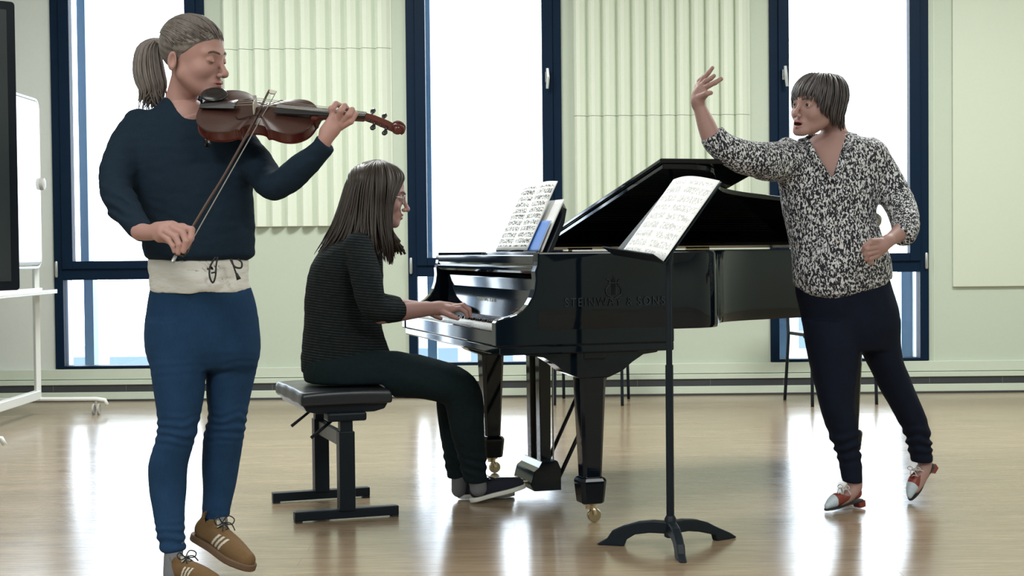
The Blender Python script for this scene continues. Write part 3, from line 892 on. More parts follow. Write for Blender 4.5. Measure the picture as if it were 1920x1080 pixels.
# lyre emblem above the lettering
m = MB(); tc_ = t_of(1150)
for s_ in (-1, 1):
    m.tube(catmull([(tc_ + s_ * .004, -.007, .835), (tc_ + s_ * .026, -.007, .846), (tc_ + s_ * .030, -.007, .866), (tc_ + s_ * .016, -.007, .885), (tc_ + s_ * .020, -.007, .900), (tc_ + s_ * .028, -.007, .902)], 5), .0022, 5)
    m.tube([(tc_ + s_ * .006, -.007, .846), (tc_ + s_ * .006, -.007, .905)], .0012, 4)
    m.tube([(tc_ + s_ * .034, -.007, .835), (tc_, -.007, .832)], .002, 4)
m.tube([(tc_ - .022, -.007, .890), (tc_ + .022, -.007, .890)], .002, 4)
m.tube([(tc_, -.007, .846), (tc_, -.007, .915)], .0012, 4)
m.obj('emblem', M['letter'], gp)
RF = Matrix(((0, 0, -1), (-1, 0, 0), (0, 1, 0)))
words('fallboard_lettering', .022, M['letterw'], W / 2 + .13, W / 2 - .13, lambda u: (.1785, u, .805), RF, .0005, 1.2)

# ------------------------------------------------------------------ sheets on the piano desk
def sheet(name, label, cat, corners, mt, bulge=.012, n=(24, 12), thick=.0015, nrm=None, fold=True, root=None):
    """corners: bottom-left, bottom-right, top-right, top-left as seen by the reader"""
    bl, br_, tr2, tl2 = [np.array(q, float) for q in corners]
    nn_ = np.cross(br_ - bl, tl2 - bl); nn_ /= np.linalg.norm(nn_)
    vs_ = []; uv = []
    for j in range(n[1] + 1):
        v_ = j / n[1]
        for i in range(n[0] + 1):
            u = i / n[0]
            p = (bl * (1 - u) + br_ * u) * (1 - v_) + (tl2 * (1 - u) + tr2 * u) * v_
            hh = math.sin(math.pi * u) if fold == 'arch' else (abs(math.sin(2 * math.pi * u)) if fold else math.sin(math.pi * v_))
            vs_.append(p + nn_ * bulge * hh * (.4 + .6 * v_)); uv.append((u, v_))
    c = np.mean(vs_, 0); c[2] = min(q[2] for q in vs_)
    fs = []
    w_ = n[0] + 1
    for j in range(n[1]):
        for i in range(n[0]): fs.append([j * w_ + i, j * w_ + i + 1, (j + 1) * w_ + i + 1, (j + 1) * w_ + i])
    me = bpy.data.meshes.new(name); me.from_pydata([tuple(q - c) for q in vs_], [], fs)
    ul = me.uv_layers.new(name='UVMap')
    for lp in me.loops: ul.data[lp.index].uv = uv[lp.vertex_index]
    me.polygons.foreach_set('use_smooth', np.ones(len(fs), bool))
    me.materials.append(mt); me.materials.append(M['paper'])
    o = bpy.data.objects.new(name, me); o.location = c; coll().objects.link(o)
    sd = o.modifiers.new('thickness', 'SOLIDIFY'); sd.thickness = thick; sd.offset = -1; sd.material_offset = 1; sd.material_offset_rim = 1
    return tag(o, label, cat)
def DP(b_, u, out=.006):
    t_, z_ = desk_pt(.325, .999, LEAN, u)
    return PW(t_ - out * math.cos(LEAN), b_, z_ + out * math.sin(LEAN))
sheet('sheet_music', 'open sheet music with dense printed staves on the piano desk', 'sheet music',
      [DP(1.00, .0, .028), DP(.56, 0, .028), DP(.53, .30, .028), DP(.97, .30, .028)], M['sheetA'], .010)
sheet('music_book', 'white music book leaning at the near end of the piano desk', 'book',
      [DP(.66, .0, .010), DP(.425, 0, .010), DP(.415, .225, .010), DP(.65, .225, .010)], M['paper'], .002, thick=.004, fold=False)
sheet('blue_book', 'bright blue booklet standing low in front of the white music book on the piano desk', 'book',
      [DP(.60, .0, .021), DP(.435, 0, .021), DP(.432, .13, .021), DP(.60, .13, .021)], M['blue'], .001, thick=.003, fold=False)
# loose booklet on the rim
m = MB(); m.prism([(-.16, -.05), (.14, -.06), (.15, .05), (-.15, .06)], 0, .006, 'z')
q = PW(.52, .16, RT + .001); o = m.obj('booklet', M['paper'], bevel=.001); o.location = q; o.rotation_euler = (0, 0, TH + .02)
tag(o, 'thin pale booklet lying flat on top of the piano case', 'booklet')

# ------------------------------------------------------------------ piano bench
bc = PW(-.465, .70, 0)
r = empty('piano_bench', (bc[0], bc[1], 0), TH + .03); tag(r, 'black padded adjustable piano bench the pianist sits on', 'bench')
f_ = lambda P: smax(np.max(np.abs(P - np.array((0, 0, .468))) - np.array((.175, .275, .030)), axis=1), ell(P, (0, 0, .455), (.36, .52, .052)), .03) + .0007 * np.cos(P[:, 1] * 38) * (np.abs(P[:, 1]) < .25)
vv, ff = sdf_mesh(f_, (-.19, -.29, .42), (.19, .29, .52), .006)
mesh_obj('seat_cushion', vv, ff, M['leather'], r, True)
m = MB(); m.prism([(-.165, .440), (-.150, .415), (-.11, .405), (.11, .405), (.150, .415), (.165, .440)], -.25, .25, 'y'); m.obj('seat_frame', M['satin'], r, bevel=.004)
for s_ in (-1, 1):
    m = MB(); m.box(-.075, .075, s_ * .235 - .04, s_ * .235 + .04, .375, .408); m.obj('seat_bracket', M['black'], r, bevel=.008)
    m = MB(); m.box(-.024, .024, s_ * .235 - .022, s_ * .235 + .022, .30, .40); m.obj('inner_column', M['black'], r, bevel=.002)
    m = MB(); m.box(-.030, .030, s_ * .235 - .028, s_ * .235 + .028, .035, .335); m.obj('column', M['black'], r, bevel=.003)
    m = MB(); m.box(-.20, .20, s_ * .235 - .019, s_ * .235 + .019, .006, .042); m.box(-.2, -.17, s_ * .235 - .019, s_ * .235 + .019, 0, .006); m.box(.17, .20, s_ * .235 - .019, s_ * .235 + .019, 0, .006); m.obj('foot_bar', M['black'], r, bevel=.003)
m = MB(); m.box(-.012, .012, -.21, .21, .27, .325); m.obj('cross_beam', M['greybar'], r, bevel=.002)
for s_ in (-1, 1):
    m = MB(); m.tube([(-.02, s_ * .20, .39), (-.13, s_ * .20 - .03, .315)], [.005, .0065], 8); m.obj('lever', M['black'], r, smooth=True)

# ------------------------------------------------------------------ music stand
sx_, sy_ = V(1257, 990, 5.03)[0], 5.03
r = empty('music_stand', (sx_, sy_, 0)); tag(r, 'black orchestra music stand with curved feet in front of the piano', 'music stand')
m = MB(); m.tube([(0, 0, .07), (0, 0, .62)], .0135, 14); m.obj('lower_pole', M['black'], r, smooth=True, angle=40)
m = MB(); m.tube([(0, 0, .60), (0, 0, .96), (.012, .004, 1.03)], .0105, 14); m.obj('upper_pole', M['black'], r, smooth=True, angle=40)
m = MB(); m.lathe([(.014, 0), (.021, .004), (.023, .03), (.020, .065), (.0145, .075)], (0, 0, .035), 18); m.obj('base_hub', M['black'], r, smooth=True, angle=40)
for tip in (V(1120, 1021, 5.10), V(1378, 1012, 5.20), V(1282, 1057, 4.78)):
    d = np.array((tip[0] - sx_, tip[1] - sy_)); L_ = np.linalg.norm(d); d /= L_; nr = np.array((-d[1], d[0]))
    m = MB(); top = [(0, .090), (.06, .092), (.11, .086), (.16, .071), (.20, .051), (L_ - .035, .024), (L_, .004), (L_ - .008, 0)]
    bot = [(L_ - .095, .0), (L_ - .102, .022), (.12, .042), (.07, .050), (0, .050)]
    pp = [np.array(q) for q in top + bot]
    vv = [];
    for s_ in (-1, 1):
        for q in pp:
            hw = .017 - .005 * q[0] / L_
            vv.append((d[0] * q[0] + nr[0] * hw * s_, d[1] * q[0] + nr[1] * hw * s_, q[1]))
    k_ = len(pp)
    m.add(vv, [[i, (i + 1) % k_, (i + 1) % k_ + k_, i + k_] for i in range(k_)] + [list(range(k_))[::-1], list(range(k_, 2 * k_))])
    m.obj('foot', M['black'], r, bevel=.004)
cn, cf = V(1247, 492, 4.90), V(1150, 476, 5.36)       # near and far lower corners of the desk
cnt, cft = V(1353, 341, 4.98), V(1262, 341, 5.44)
cr_ = np.array((sx_, sy_, 0))
nv = np.cross(cf - cn, cnt - cn); nv /= np.linalg.norm(nv)
if nv[0] > 0: nv = -nv
m = MB(); base = [cn, cf, cft, cnt]
m.add([q - cr_ for q in base] + [q - cr_ - nv * .004 for q in base], [[i, (i + 1) % 4, (i + 1) % 4 + 4, i + 4] for i in range(4)] + [[3, 2, 1, 0], [4, 5, 6, 7]])
m.obj('desk', M['black'], r)
sh = nv * .055 - np.array((0, 0, .006))
m = MB(); q = [cn, cf, cf + sh, cn + sh]; dn = np.array((0, 0, .004))
q += [cn + sh, cf + sh, cf + sh + np.array((0, 0, .014)), cn + sh + np.array((0, 0, .014))]
m.add([p - cr_ for p in q[:4]] + [p - cr_ - dn for p in q[:4]], [[i, (i + 1) % 4, (i + 1) % 4 + 4, i + 4] for i in range(4)] + [[3, 2, 1, 0], [4, 5, 6, 7]])
m.obj('shelf', M['black'], r)
m = MB(); mid = (cn + cf) / 2 * .6 + (cnt + cft) / 2 * .4 - nv * .02 - cr_
m.tube([(.012, .004, 1.02), tuple(mid)], .012, 10); m.obj('tilt_joint', M['black'], r, smooth=True)
ee = (cn - cf) / np.linalg.norm(cn - cf)
sa, sb = cf + (cn - cf) * .17, cn - (cn - cf) * .01
up_ = (cnt - cn)
o = sheet('sheet_music', 'tall sheet music with sparse staves on the black music stand', 'sheet music',
      [sa + nv * .006, sb + nv * .006, sb + up_ * 1.0 + nv * .006, sa + up_ * 1.0 + nv * .006], M['sheetB'], .022, fold='arch')
# ------------------------------------------------------------------ people: shared builders
class Head:
    def __init__(s, c, yaw, pitch=0, roll=0, sc=1.0):
        a, p = yaw * D2R, pitch * D2R
        Fv = Vector((math.cos(a) * math.cos(p), math.sin(a) * math.cos(p), -math.sin(p)))
        U = Vector((math.cos(a) * math.sin(p), math.sin(a) * math.sin(p), math.cos(p)))
        q = Matrix.Rotation(roll * D2R, 3, Fv); U = q @ U
        R_ = Fv.cross(U)
        s.R = np.array([list(R_), list(Fv), list(U)]).T; s.c = np.array(c, float); s.s = sc
    def loc(s, P): return ((P - s.c) @ s.R) / s.s
    def wld(s, q): return s.c + (np.atleast_2d(np.asarray(q, float)) @ s.R.T) * s.s
    def w1(s, *q): return s.wld([q])[0]

LIPS_UP = [((-.021, .086, -.0685), .0028), ((-.009, .0965, -.0645), .0045), ((0, .0975, -.066), .0040), ((.009, .0965, -.0645), .0045), ((.021, .086, -.0685), .0028)]
LIPS_LO = [((-.018, .087, -.0715), .003), ((0, .0955, -.0755), .0058), ((.018, .087, -.0715), .003)]
def head_f(q, open_=1.0, mouth=0.0, lids=None):
    n = np.linalg.norm
    lo_dz = np.array((0, 0, -mouth))
    d = ell(q, (0, -.012, .032), (.0745, .098, .086))
    d = smin(d, ell(q, (0, .026, -.030), (.0575, .062, .080)), .03)
    for s in (-1, 1):
        d = smin(d, rcone(q, (s * .047, .002, -.052), (s * .019, .066, -.094), .020, .0155), .03)
        d = smin(d, ell(q, (s * .039, .054, -.033), (.022, .026, .023)), .02)
        d = smin(d, rcone(q, (s * .009, .0835, .014), (s * .039, .0695, .017), .0095, .0095), .016)
    d = smin(d, rcone(q, (-.011, .077, -.101), (.011, .077, -.101), .0135, .0135), .022)
    for s in (-1, 1):
        d = smax(d, .0165 - n(q - np.array((s * .0315, .0985, -.003)), axis=1), .014)
        d = smin(d, n(q - np.array((s * .0315, .0735, -.002)), axis=1) - .0140, .004)
        if open_ > 0:
            d = smax(d, -ell(q, (s * .0315, .090, -.002), (.0128, .013, .0052 * open_)), .0018)
        # upper lid fold
        d = smin(d, chain(q, [((s * .0185, .083, -.003), .0016), ((s * .0315, .0885, .0045 * max(open_, -.2) + (.0008 if open_ > 0 else -.0065)), .0020), ((s * .0445, .0775, -.003), .0016)], .003), .003)
        # ears
        e = ell(q, (s * .0765, -.022, -.018), (.0065, .0155, .028), None)
        e = smax(e, -ell(q, (s * .0850, -.018, -.014), (.0105, .0100, .0190)), .004)
        d = smin(d, e, .006)
    # nose
    d = smin(d, chain(q, [((0, .0835, .012), .0075), ((0, .094, -.008), .0070), ((0, .1105, -.034), .0085)], .01), .010)
    d = smin(d, n(q - np.array((0, .1125, -.0395)), axis=1) - .0098, .008)
    for s in (-1, 1):
        d = smin(d, ell(q, (s * .0115, .1010, -.0440), (.0068, .0095, .0072)), .005)
        d = smax(d, -ell(q, (s * .0062, .1065, -.0505), (.0030, .0050, .0035)), .002)
    # mouth
    d = smin(d, ell(q, (0, .078, -.070), (.027, .0175, .021)), .014)
    d = smin(d, chain(q, [(np.array(a), r) for a, r in LIPS_UP], .003), .005)
    d = smin(d, chain(q, [(np.array(a) + lo_dz, r) for a, r in LIPS_LO], .003), .005)
    d = smax(d, -ell(q, (0, .094, -.0697 - mouth * .5), (.0195, .014, .0011 + mouth * .5)), .0015)
    return d
def lip_f(q, mouth=0):
    return np.minimum(chain(q, [(np.array(a), r) for a, r in LIPS_UP], .003), chain(q, [(np.array(a) + np.array((0, 0, -mouth)), r) for a, r in LIPS_LO], .003))

def join_parts(name, parts, mats, parent):
    vv, ff, mm = [], [], []; n = 0
    for V_, F_, mi in parts:
        vv.append(V_); ff.append(F_ + n); n += len(V_)
        mm.append(mi if isinstance(mi, np.ndarray) else np.full(len(F_), mi))
    return mesh_obj(name, np.concatenate(vv), np.concatenate(ff), mats, parent, True, np.concatenate(mm), True)

def part_of(f, items, pad, h, mi=0):
    lo, hi = bounds(items, pad)
    v, f_ = sdf_mesh(f, lo, hi, h)
    return v, f_, mi

def head_part(H, extra_f, h=.0022, open_=1, mouth=0, lo=None, hi=None):
    def f(P):
        q = H.loc(P)
        d = head_f(q, open_, mouth) * H.s
        return smin(d, extra_f(P), .02)
    v, fc = sdf_mesh(f, lo, hi, h)
    cen = v[fc].mean(1); q = H.loc(cen)
    mi = np.zeros(len(fc), int)
    L = lip_f(q, mouth); mi[(L < .0016) & (q[:, 1] > .078)] = 1
    mi[(np.abs(q[:, 0]) < .0185) & (q[:, 2] < -.066) & (q[:, 2] > -.0735 - mouth) & (q[:, 1] < .0915) & (q[:, 1] > .07) & (L > .0) & (mouth > .002)] = 2
    return v, fc, mi

def eyes(H, parent, gaze, iris=M['iris']):
    for s in (-1, 1):
        m = MB(); c = np.array((s * .0315, .0735, -.002)); 
        prof = [(.0128 * math.sin(a), -.0128 * math.cos(a)) for a in np.linspace(0.02, math.pi - .02, 14)]
        m.lathe(prof, (0, 0, 0), 18, 'y')
        m.v = [tuple(H.w1(*(c + np.array(q)))) for q in m.v]
        o = m.obj('eyeball', M['eye'], parent, smooth=True, world=True)
        g = np.array(gaze, float); g /= np.linalg.norm(g)
        m = MB(); ic = c + g * .0088
        a_ = np.cross(g, (0, 0, 1.)); a_ /= np.linalg.norm(a_); b_ = np.cross(a_, g)
        vv = [ic + g * .0046]; n = 16
        for rr, hh in ((.003, .0042), (.0058, .0026)):
            for k in range(n):
                t_ = 2 * math.pi * k / n; vv.append(ic + (a_ * math.cos(t_) + b_ * math.sin(t_)) * rr * 1.12 + g * hh)
        vv = [H.w1(*q) for q in vv]
        fc = [[0, 1 + k, 1 + (k + 1) % n] for k in range(n)] + [[1 + k, 1 + n + k, 1 + n + (k + 1) % n, 1 + (k + 1) % n] for k in range(n)]
        m.add(vv, fc); m.obj('iris', iris, o, smooth=True, world=False)
        oo = m; ob = [x for x in o.children][-1]
        for vert in ob.data.vertices: vert.co -= Vector(parent.location)

def surf_y(x, z, open_=1):
    ys = np.linspace(.125, .03, 200); q = np.stack((np.full(200, x), ys, np.full(200, z)), 1)
    d = head_f(q, open_); i = np.argmax(d < 0); return ys[i]

def brows(H, parent, m_, th=.0022):
    m = MB()
    for s in (-1, 1):
        for k in range(3):
            dz = (k - 1) * .0018
            pts = [(s * x, surf_y(x, z + dz) + .0006, z + dz) for x, z in ((.011, .0175), (.020, .0205), (.031, .0225), (.041, .0200), (.047, .0165))]
            m.tube([H.w1(*p) for p in pts], [th * .7, th, th, th * .8, th * .3], 5)
    m.obj('eyebrows', m_, parent, smooth=True, world=True)

def strands(name, paths, m_, parent, r=.003, n=5, world=True, clump=1):
    m = MB()
    for p in paths:
        k = len(p); rr = r * (0.75 + .5 * random.random())
        m.tube(p, [rr * (.65 if i == 0 else 1.0 if i < k * .75 else max(.18, 1 - (i / (k - 1) - .75) * 3.4)) for i in range(k)], n)
    return m.obj(name, m_, parent, smooth=True, world=True, fix=False)

def wr(P, amp, s, sz=1.0):
    """cloth folds"""
    Q = P * np.array((1, 1, sz))
    return amp * (vnoise(Q, s) * .65 + vnoise(Q + 7.3, s * 2.1) * .35)

def rest_of_body(items):
    """coarse body under the clothes"""
    def f(P):
        d = None
        for ch in items:
            q = chain(P, ch, .02); d = q if d is None else smin(d, q, .03)
        return d
    al = [c for ch in items for c in ch]
    return part_of(f, al, .01, .010)

def shoe(name, parent, heel, toe, up, L, mats, upper_m, sole_m, sole_h=.022, collar=.085, width=1.0, extra=None, slim=1.0, heelblock=0, label=None):
    """heel, toe: ends of the sole on the ground in world space"""
    heel = np.array(heel, float); toe = np.array(toe, float)
    y = toe - heel; Lr = np.linalg.norm(y); y /= Lr
    z = np.array(up, float); z = z - y * z.dot(y); z /= np.linalg.norm(z); x = np.cross(y, z)
    R_ = np.array((x, y, z)).T; k = Lr / .27; mid = (heel + toe) / 2
    def loc(P): return ((P - mid) @ R_) / k
    W_ = width
    def foot2(q, g=0):
        p2 = q.copy(); p2[:, 2] = 0
        return chain(p2, [((0, -.100, 0), (.034) * W_ + g), ((.002, -.03, 0), .032 * W_ + g), ((.004, .055, 0), .043 * W_ + g), ((-.002, .098, 0), .034 * W_ * slim + g)], .02)
    def fs(P):
        q = loc(P); return smax(foot2(q, .001), np.abs(q[:, 2] - sole_h / 2) - sole_h / 2, .004) * k
    def fu(P):
        q = loc(P)
        d = chain(q, [((0, -.094, .045), .034 * W_), ((0, -.02, .046), .035 * W_), ((.003, .045, .034), .037 * W_), ((0, .100, .026 if slim > .8 else .020), .028 * W_ * slim)], .02)
        d = smin(d, rcone(q, (0, -.082, .05), (0, -.074, collar), .034 * W_, .037 * W_), .012)
        d = smax(d, foot2(q, -.001), .006)
        d = smax(d, -rcone(q, (0, -.076, collar - .012), (0, -.07, collar + .04), .029 * W_, .036 * W_), .003)
        if extra is not None: d = extra(q, d)
        return smax(d, sole_h * .8 - q[:, 2], .002) * k
    lo = np.minimum(heel, toe) - .07; hi = np.maximum(heel, toe) + .07; hi[2] += .11; lo[2] -= .02
    v, f = sdf_mesh(fu, lo, hi, .003)
    q = loc(v[f].mean(1)); mi = upper_m(q) if callable(upper_m) else 0
    o = mesh_obj(name, v, f, mats, parent, True, np.asarray(mi) if callable(upper_m) else None, True)
    v, f = sdf_mesh(fs, lo, hi, .003)
    so = mesh_obj('sole', v, f, sole_m, o, True, None, False)
    for q_ in so.data.vertices: q_.co -= Vector(parent.location)
    def W3(a): return mid + (R_ @ np.array(a, float)) * k
    return o, W3

def laces(o, parent, W3, m_, ys=(-.035, -.015, .005, .025), z0=.079, w=.020, r=.0022, bow=True, zs=-.42):
    m = MB()
    for i, y in enumerate(ys):
        z = z0 + (y - ys[0]) * zs
        s = 1 if i % 2 else -1
        m.tube([W3(p) for p in catmull([(-w * s, y, z - .010), (0, y + .006, z + .004), (w * s, y + .012, z - .010)], 4)], r, 5)
    if bow:
        y, z = ys[0] - .006, z0 + .006
        for s in (-1, 1):
            m.tube([W3(p) for p in catmull([(0, y, z), (s * .022, y - .004, z + .020), (s * .042, y + .006, z + .012), (s * .030, y + .012, z - .002), (0, y + .002, z)], 4)], r * .9, 5)
            m.tube([W3(p) for p in catmull([(0, y, z), (s * .016, y + .020, z + .006), (s * .026, y + .036, z - .012)], 4)], r * .9, 5)
    l = m.obj('laces', m_, o, smooth=True)
    for q_ in l.data.vertices: q_.co -= Vector(parent.location)

# ================================================================== violinist
vr = empty('person', tuple(np.array((V(380, 1060, 4.66)[0], 4.66, 0))))
tag(vr, 'person in a dark navy sweater and blue jeans playing the violin, blond ponytail', 'person')
H = Head(V(364, 107, 4.72), -22, 9, 3, 1.07)
neck = pxc([(358, 122, 4.74, .050), (342, 178, 4.76, .049), (338, 205, 4.765, .056), (350, 235, 4.76, .085)])
nf = lambda P: chain(P, neck, .02)
lo, hi = bounds(neck + [(H.c, .15)], .01); lo[2] = V(350, 235, 4.7)[2]
hp = head_part(H, nf, .0022, 0, 0, lo, hi)
# right hand on the bow
def hand_f(palm, fingers, kp=.012):
    def f(P):
        d = chain(P, palm[0], kp)
        for p in palm[1:]: d = smin(d, chain(P, p, kp), kp)
        fd = None
        for g in fingers:
            q = chain(P, g, .003); fd = q if fd is None else np.minimum(fd, q)
        # fingers blend into the palm but stay apart from each other
        return smin(d, fd, .006)
    al = [c for p in palm for c in p] + [c for g in fingers for c in g]
    return f, al
FY = 4.27
palm = [pxc([(262, 434, 4.34, .026), (282, 436, 4.31, .023), (306, 432, 4.28, .022)]), pxc([(296, 428, 4.30, .018), (322, 424, 4.275, .015)]), pxc([(300, 444, 4.28, .017), (318, 448, 4.275, .011)]), pxc([(318, 426, 4.28, .014), (343, 427, 4.26, .0125)]), pxc([(306, 436, 4.27, .018), (332, 436, 4.265, .012)])]
fing = [pxc([(340, 427, 4.262, .0112), (359, 431, 4.25, .0102), (358, 447, 4.24, .0092), (349, 464, 4.235, .0078)]),
        pxc([(324, 428, 4.258, .0112), (343, 437, 4.238, .0104), (349, 453, 4.228, .0092), (344, 471, 4.228, .0078)]),
        pxc([(312, 434, 4.256, .0108), (330, 445, 4.235, .0100), (336, 459, 4.226, .0088), (334, 474, 4.226, .0075)]),
        pxc([(304, 440, 4.262, .0095), (317, 450, 4.242, .0088), (325, 462, 4.232, .0078), (327, 471, 4.232, .0066)]),
        pxc([(312, 448, 4.29, .0115), (330, 457, 4.275, .0105), (345, 462, 4.262, .0088)])]
f1, al1 = hand_f(palm, fing)
h1 = part_of(f1, al1, .004, .0021)
# left hand round the neck of the violin
palm2 = [pxc([(600, 288, 4.47, .021), (608, 264, 4.46, .0225), (622, 243, 4.465, .024)]), pxc([(614, 250, 4.47, .020), (638, 232, 4.475, .015)]), pxc([(612, 246, 4.465, .019), (625, 220, 4.47, .014)])]
fing2 = [pxc([(627, 222, 4.475, .0112), (622, 204, 4.465, .0102), (630, 195, 4.485, .0090), (640, 199, 4.505, .0078)]),
         pxc([(634, 226, 4.47, .0112), (639, 208, 4.452, .0102), (646, 199, 4.470, .0090), (652, 205, 4.492, .0078)]),
         pxc([(641, 230, 4.472, .0108), (654, 215, 4.452, .0098), (660, 206, 4.468, .0086), (661, 212, 4.490, .0076)]),
         pxc([(640, 238, 4.476, .0095), (658, 228, 4.456, .0086), (667, 214, 4.468, .0076), (664, 212, 4.488, .0066)]),
         pxc([(612, 244, 4.50, .0125), (618, 224, 4.53, .011), (622, 208, 4.54, .009)])]
f2, al2 = hand_f(palm2, fing2)
h2 = part_of(f2, al2, .004, .0021)
ank = [pxc([(328, 1010, 4.605, .029), (325, 1045, 4.58, .029), (325, 1075, 4.57, .031)]), pxc([(406, 955, 4.78, .029), (410, 985, 4.755, .030), (404, 1002, 4.74, .032)])]
rb = rest_of_body([pxc([(350, 230, 4.76, .08), (360, 330, 4.74, .09), (370, 450, 4.73, .09), (378, 560, 4.72, .10)]),
                   pxc([(262, 245, 4.74, .045), (228, 310, 4.66, .035), (214, 355, 4.58, .032), (262, 434, 4.34, .022)]),
                   pxc([(440, 262, 4.72, .045), (500, 330, 4.63, .035), (518, 352, 4.56, .030), (600, 288, 4.47, .022)]),
                   pxc([(335, 600, 4.70, .07), (333, 780, 4.66, .032), (318, 880, 4.66, .028), (325, 1000, 4.61, .022)]),
                   pxc([(425, 600, 4.76, .07), (424, 780, 4.78, .032), (415, 880, 4.80, .028), (408, 950, 4.78, .022)])])
fa = lambda P: np.minimum(chain(P, ank[0], .01), chain(P, ank[1], .01))
pa_ = part_of(fa, ank[0] + ank[1], .004, .004, 3)
join_parts('body', [hp, h1, h2, rb, pa_], [M['skin'], M['lip'], M['mouth'], M['sock']], vr)
brows(H, vr, M['brow'], .0015)
# closed lids: lash line
m = MB()
for s in (-1, 1):
    pts = [(s * x, surf_y(x, z, 0) + .0005, z) for x, z in ((.019, -.0052), (.026, -.0085), (.033, -.0092), (.040, -.0078), (.045, -.0045))]
    m.tube([H.w1(*p) for p in pts], [.0006, .0011, .0012, .0011, .0006], 5)
m.obj('eyelashes', M['brow'], vr, smooth=True, world=True)
# hair: tight cap pulled back to a ponytail
HC = np.array((0, -.014, .034)); HR = np.array((.0785, .102, .0895))
def capf(P, cut=(.92, .004)):
    q = H.loc(P)
    d = ell(q, HC, HR - .001)
    # grooves running to the knot
    u = q - np.array((0, -.13, .060)); an = np.arctan2(u[:, 0], u[:, 2] - .03)
    d = d + .0011 * np.sin(an * 34 + 2 * vnoise(q, 30))
    hl = cut[0] * q[:, 1] - .018 + cut[1] + .25 * np.maximum(np.abs(q[:, 0]) - .03, 0)
    hl = np.where(q[:, 1] < -.03, np.maximum(hl, -.082), hl)
    return smax(d, (hl - q[:, 2]) * .7, .004) * H.s
v, f = sdf_mesh(capf, H.c - .15, H.c + .17, .0026)
hr = mesh_obj('hair', v, f, M['blond'], vr, True, None, True)
def on_scalp(d_, g=0.0):
    d_ = np.array(d_, float); t_ = 1 / np.linalg.norm(d_ / (HR + g)); return HC + d_ * t_
paths = []
knot = np.array((0, -.108, .052))
for k in range(230):
    x = random.uniform(-1, 1); ax_ = abs(x)
    # start on the hairline
    th_ = x * 1.75
    st = on_scalp((math.sin(th_) * .98, math.cos(th_) * .9, random.uniform(.20, .80) - .52 * (1 - math.cos(th_ * .75)) * 1.15), .0005)
    mid_ = [on_scalp((1 - u) * (st - HC) / HR + u * (knot - HC) / HR + np.array((0, 0, .55 * math.sin(math.pi * u))), .0018) if False else None for u in (0,)]
    pts = []
    a0 = (st - HC); a0 /= np.linalg.norm(a0); a1 = (knot - HC); a1 /= np.linalg.norm(a1)
    om = math.acos(max(-1, min(1, a0 @ a1)))
    lift = np.array((math.copysign(.16, x), 0, .45)) * (0.1 + .9 * random.random())
    for i in range(12):
        u = i / 11
        dd = (math.sin((1 - u) * om) * a0 + math.sin(u * om) * a1) / max(math.sin(om), .05)
        dd = dd + lift * math.sin(math.pi * u) * .8
        pts.append(H.w1(*on_scalp(dd, .0012 + .0008 * math.sin(k))))
    paths.append(pts)
tl = []
for k in range(260):
    j = np.array((random.gauss(0, .35), random.gauss(0, .35), random.gauss(0, .35)))
    g = [(306, 82, 4.80), (292, 74, 4.82), (278, 90, 4.82), (278, 130, 4.815), (286, 165, 4.81), (276 + random.uniform(-8, 30), 200 + random.uniform(-22, 8), 4.80)]
    wd = [.012, .018, .036, .048, .044, .018]
    a_ = random.uniform(0, 6.28); rr = math.sqrt(random.random())
    pts = [V(*q) + np.array((math.cos(a_), math.sin(a_), .3 * math.sin(a_))) * wd[i] * rr for i, q in enumerate(g)]
    tl.append(catmull(pts, 3))
strands('hair_strands', paths, M['blond'], hr, .0019, 4)
hs = hr.children[-1]
for q_ in hs.data.vertices: q_.co += Vector((0, 0, 0)) 
hs.location = (0, 0, 0)
po_ = strands('ponytail', tl, M['blond'], hr, .0042, 5)
m = MB(); kp_ = H.w1(0, -.112, .054); kd = H.w1(0, -.13, .060) - kp_; kd /= np.linalg.norm(kd)
a_ = np.cross(kd, (0, 0, 1.)); a_ /= np.linalg.norm(a_); b__ = np.cross(a_, kd)
m.tube([kp_ + (a_ * math.cos(t_) + b__ * math.sin(t_)) * .014 for t_ in np.linspace(0, 2 * math.pi, 16, endpoint=False)], .004, 6, closed=True)
m.obj('hair_tie', M['cord'], hr, smooth=True, world=True)
def fixc(root):
    """parts two levels down were written in world space; their parent sits at the root"""
    for c in root.children:
        for g in c.children:
            if g.get('_w'): continue
            g['_w'] = 1
            zz = np.array([q.co for q in g.data.vertices])
            # nothing to do when already local
            if np.linalg.norm(zz.mean(0) - np.array([q.co for q in c.data.vertices]).mean(0)) > 1.0:
                for q in g.data.vertices: q.co -= Vector(root.location)
            del g['_w']
fixc(vr)

# sweater
trow = px_rows([(490, 284, 468, 4.735, .118), (480, 273, 476, 4.735, .134), (470, 269, 477, 4.735, .136), (455, 266, 477, 4.73, .132), (420, 264, 476, 4.73, .128), (370, 246, 474, 4.73, .125), (320, 240, 472, 4.735, .122), (275, 240, 471, 4.745, .115), (240, 248, 455, 4.755, .100), (218, 270, 425, 4.76, .085), (202, 290, 392, 4.765, .072), (186, 304, 380, 4.765, .062), (178, 309, 372, 4.765, .058)])
arm1 = pxc([(262, 238, 4.75, .058), (236, 285, 4.70, .062), (216, 345, 4.58, .052), (238, 395, 4.46, .049), (266, 433, 4.35, .034)])
arm2 = pxc([(440, 262, 4.72, .060), (488, 318, 4.66, .056), (516, 350, 4.56, .044), (556, 322, 4.51, .044), (598, 286, 4.475, .034), (616, 260, 4.463, .033)])
cut1 = pxc([(356, 135, 4.73, .056), (342, 178, 4.755, .0515), (354, 198, 4.73, .050), (362, 207, 4.70, .042)])
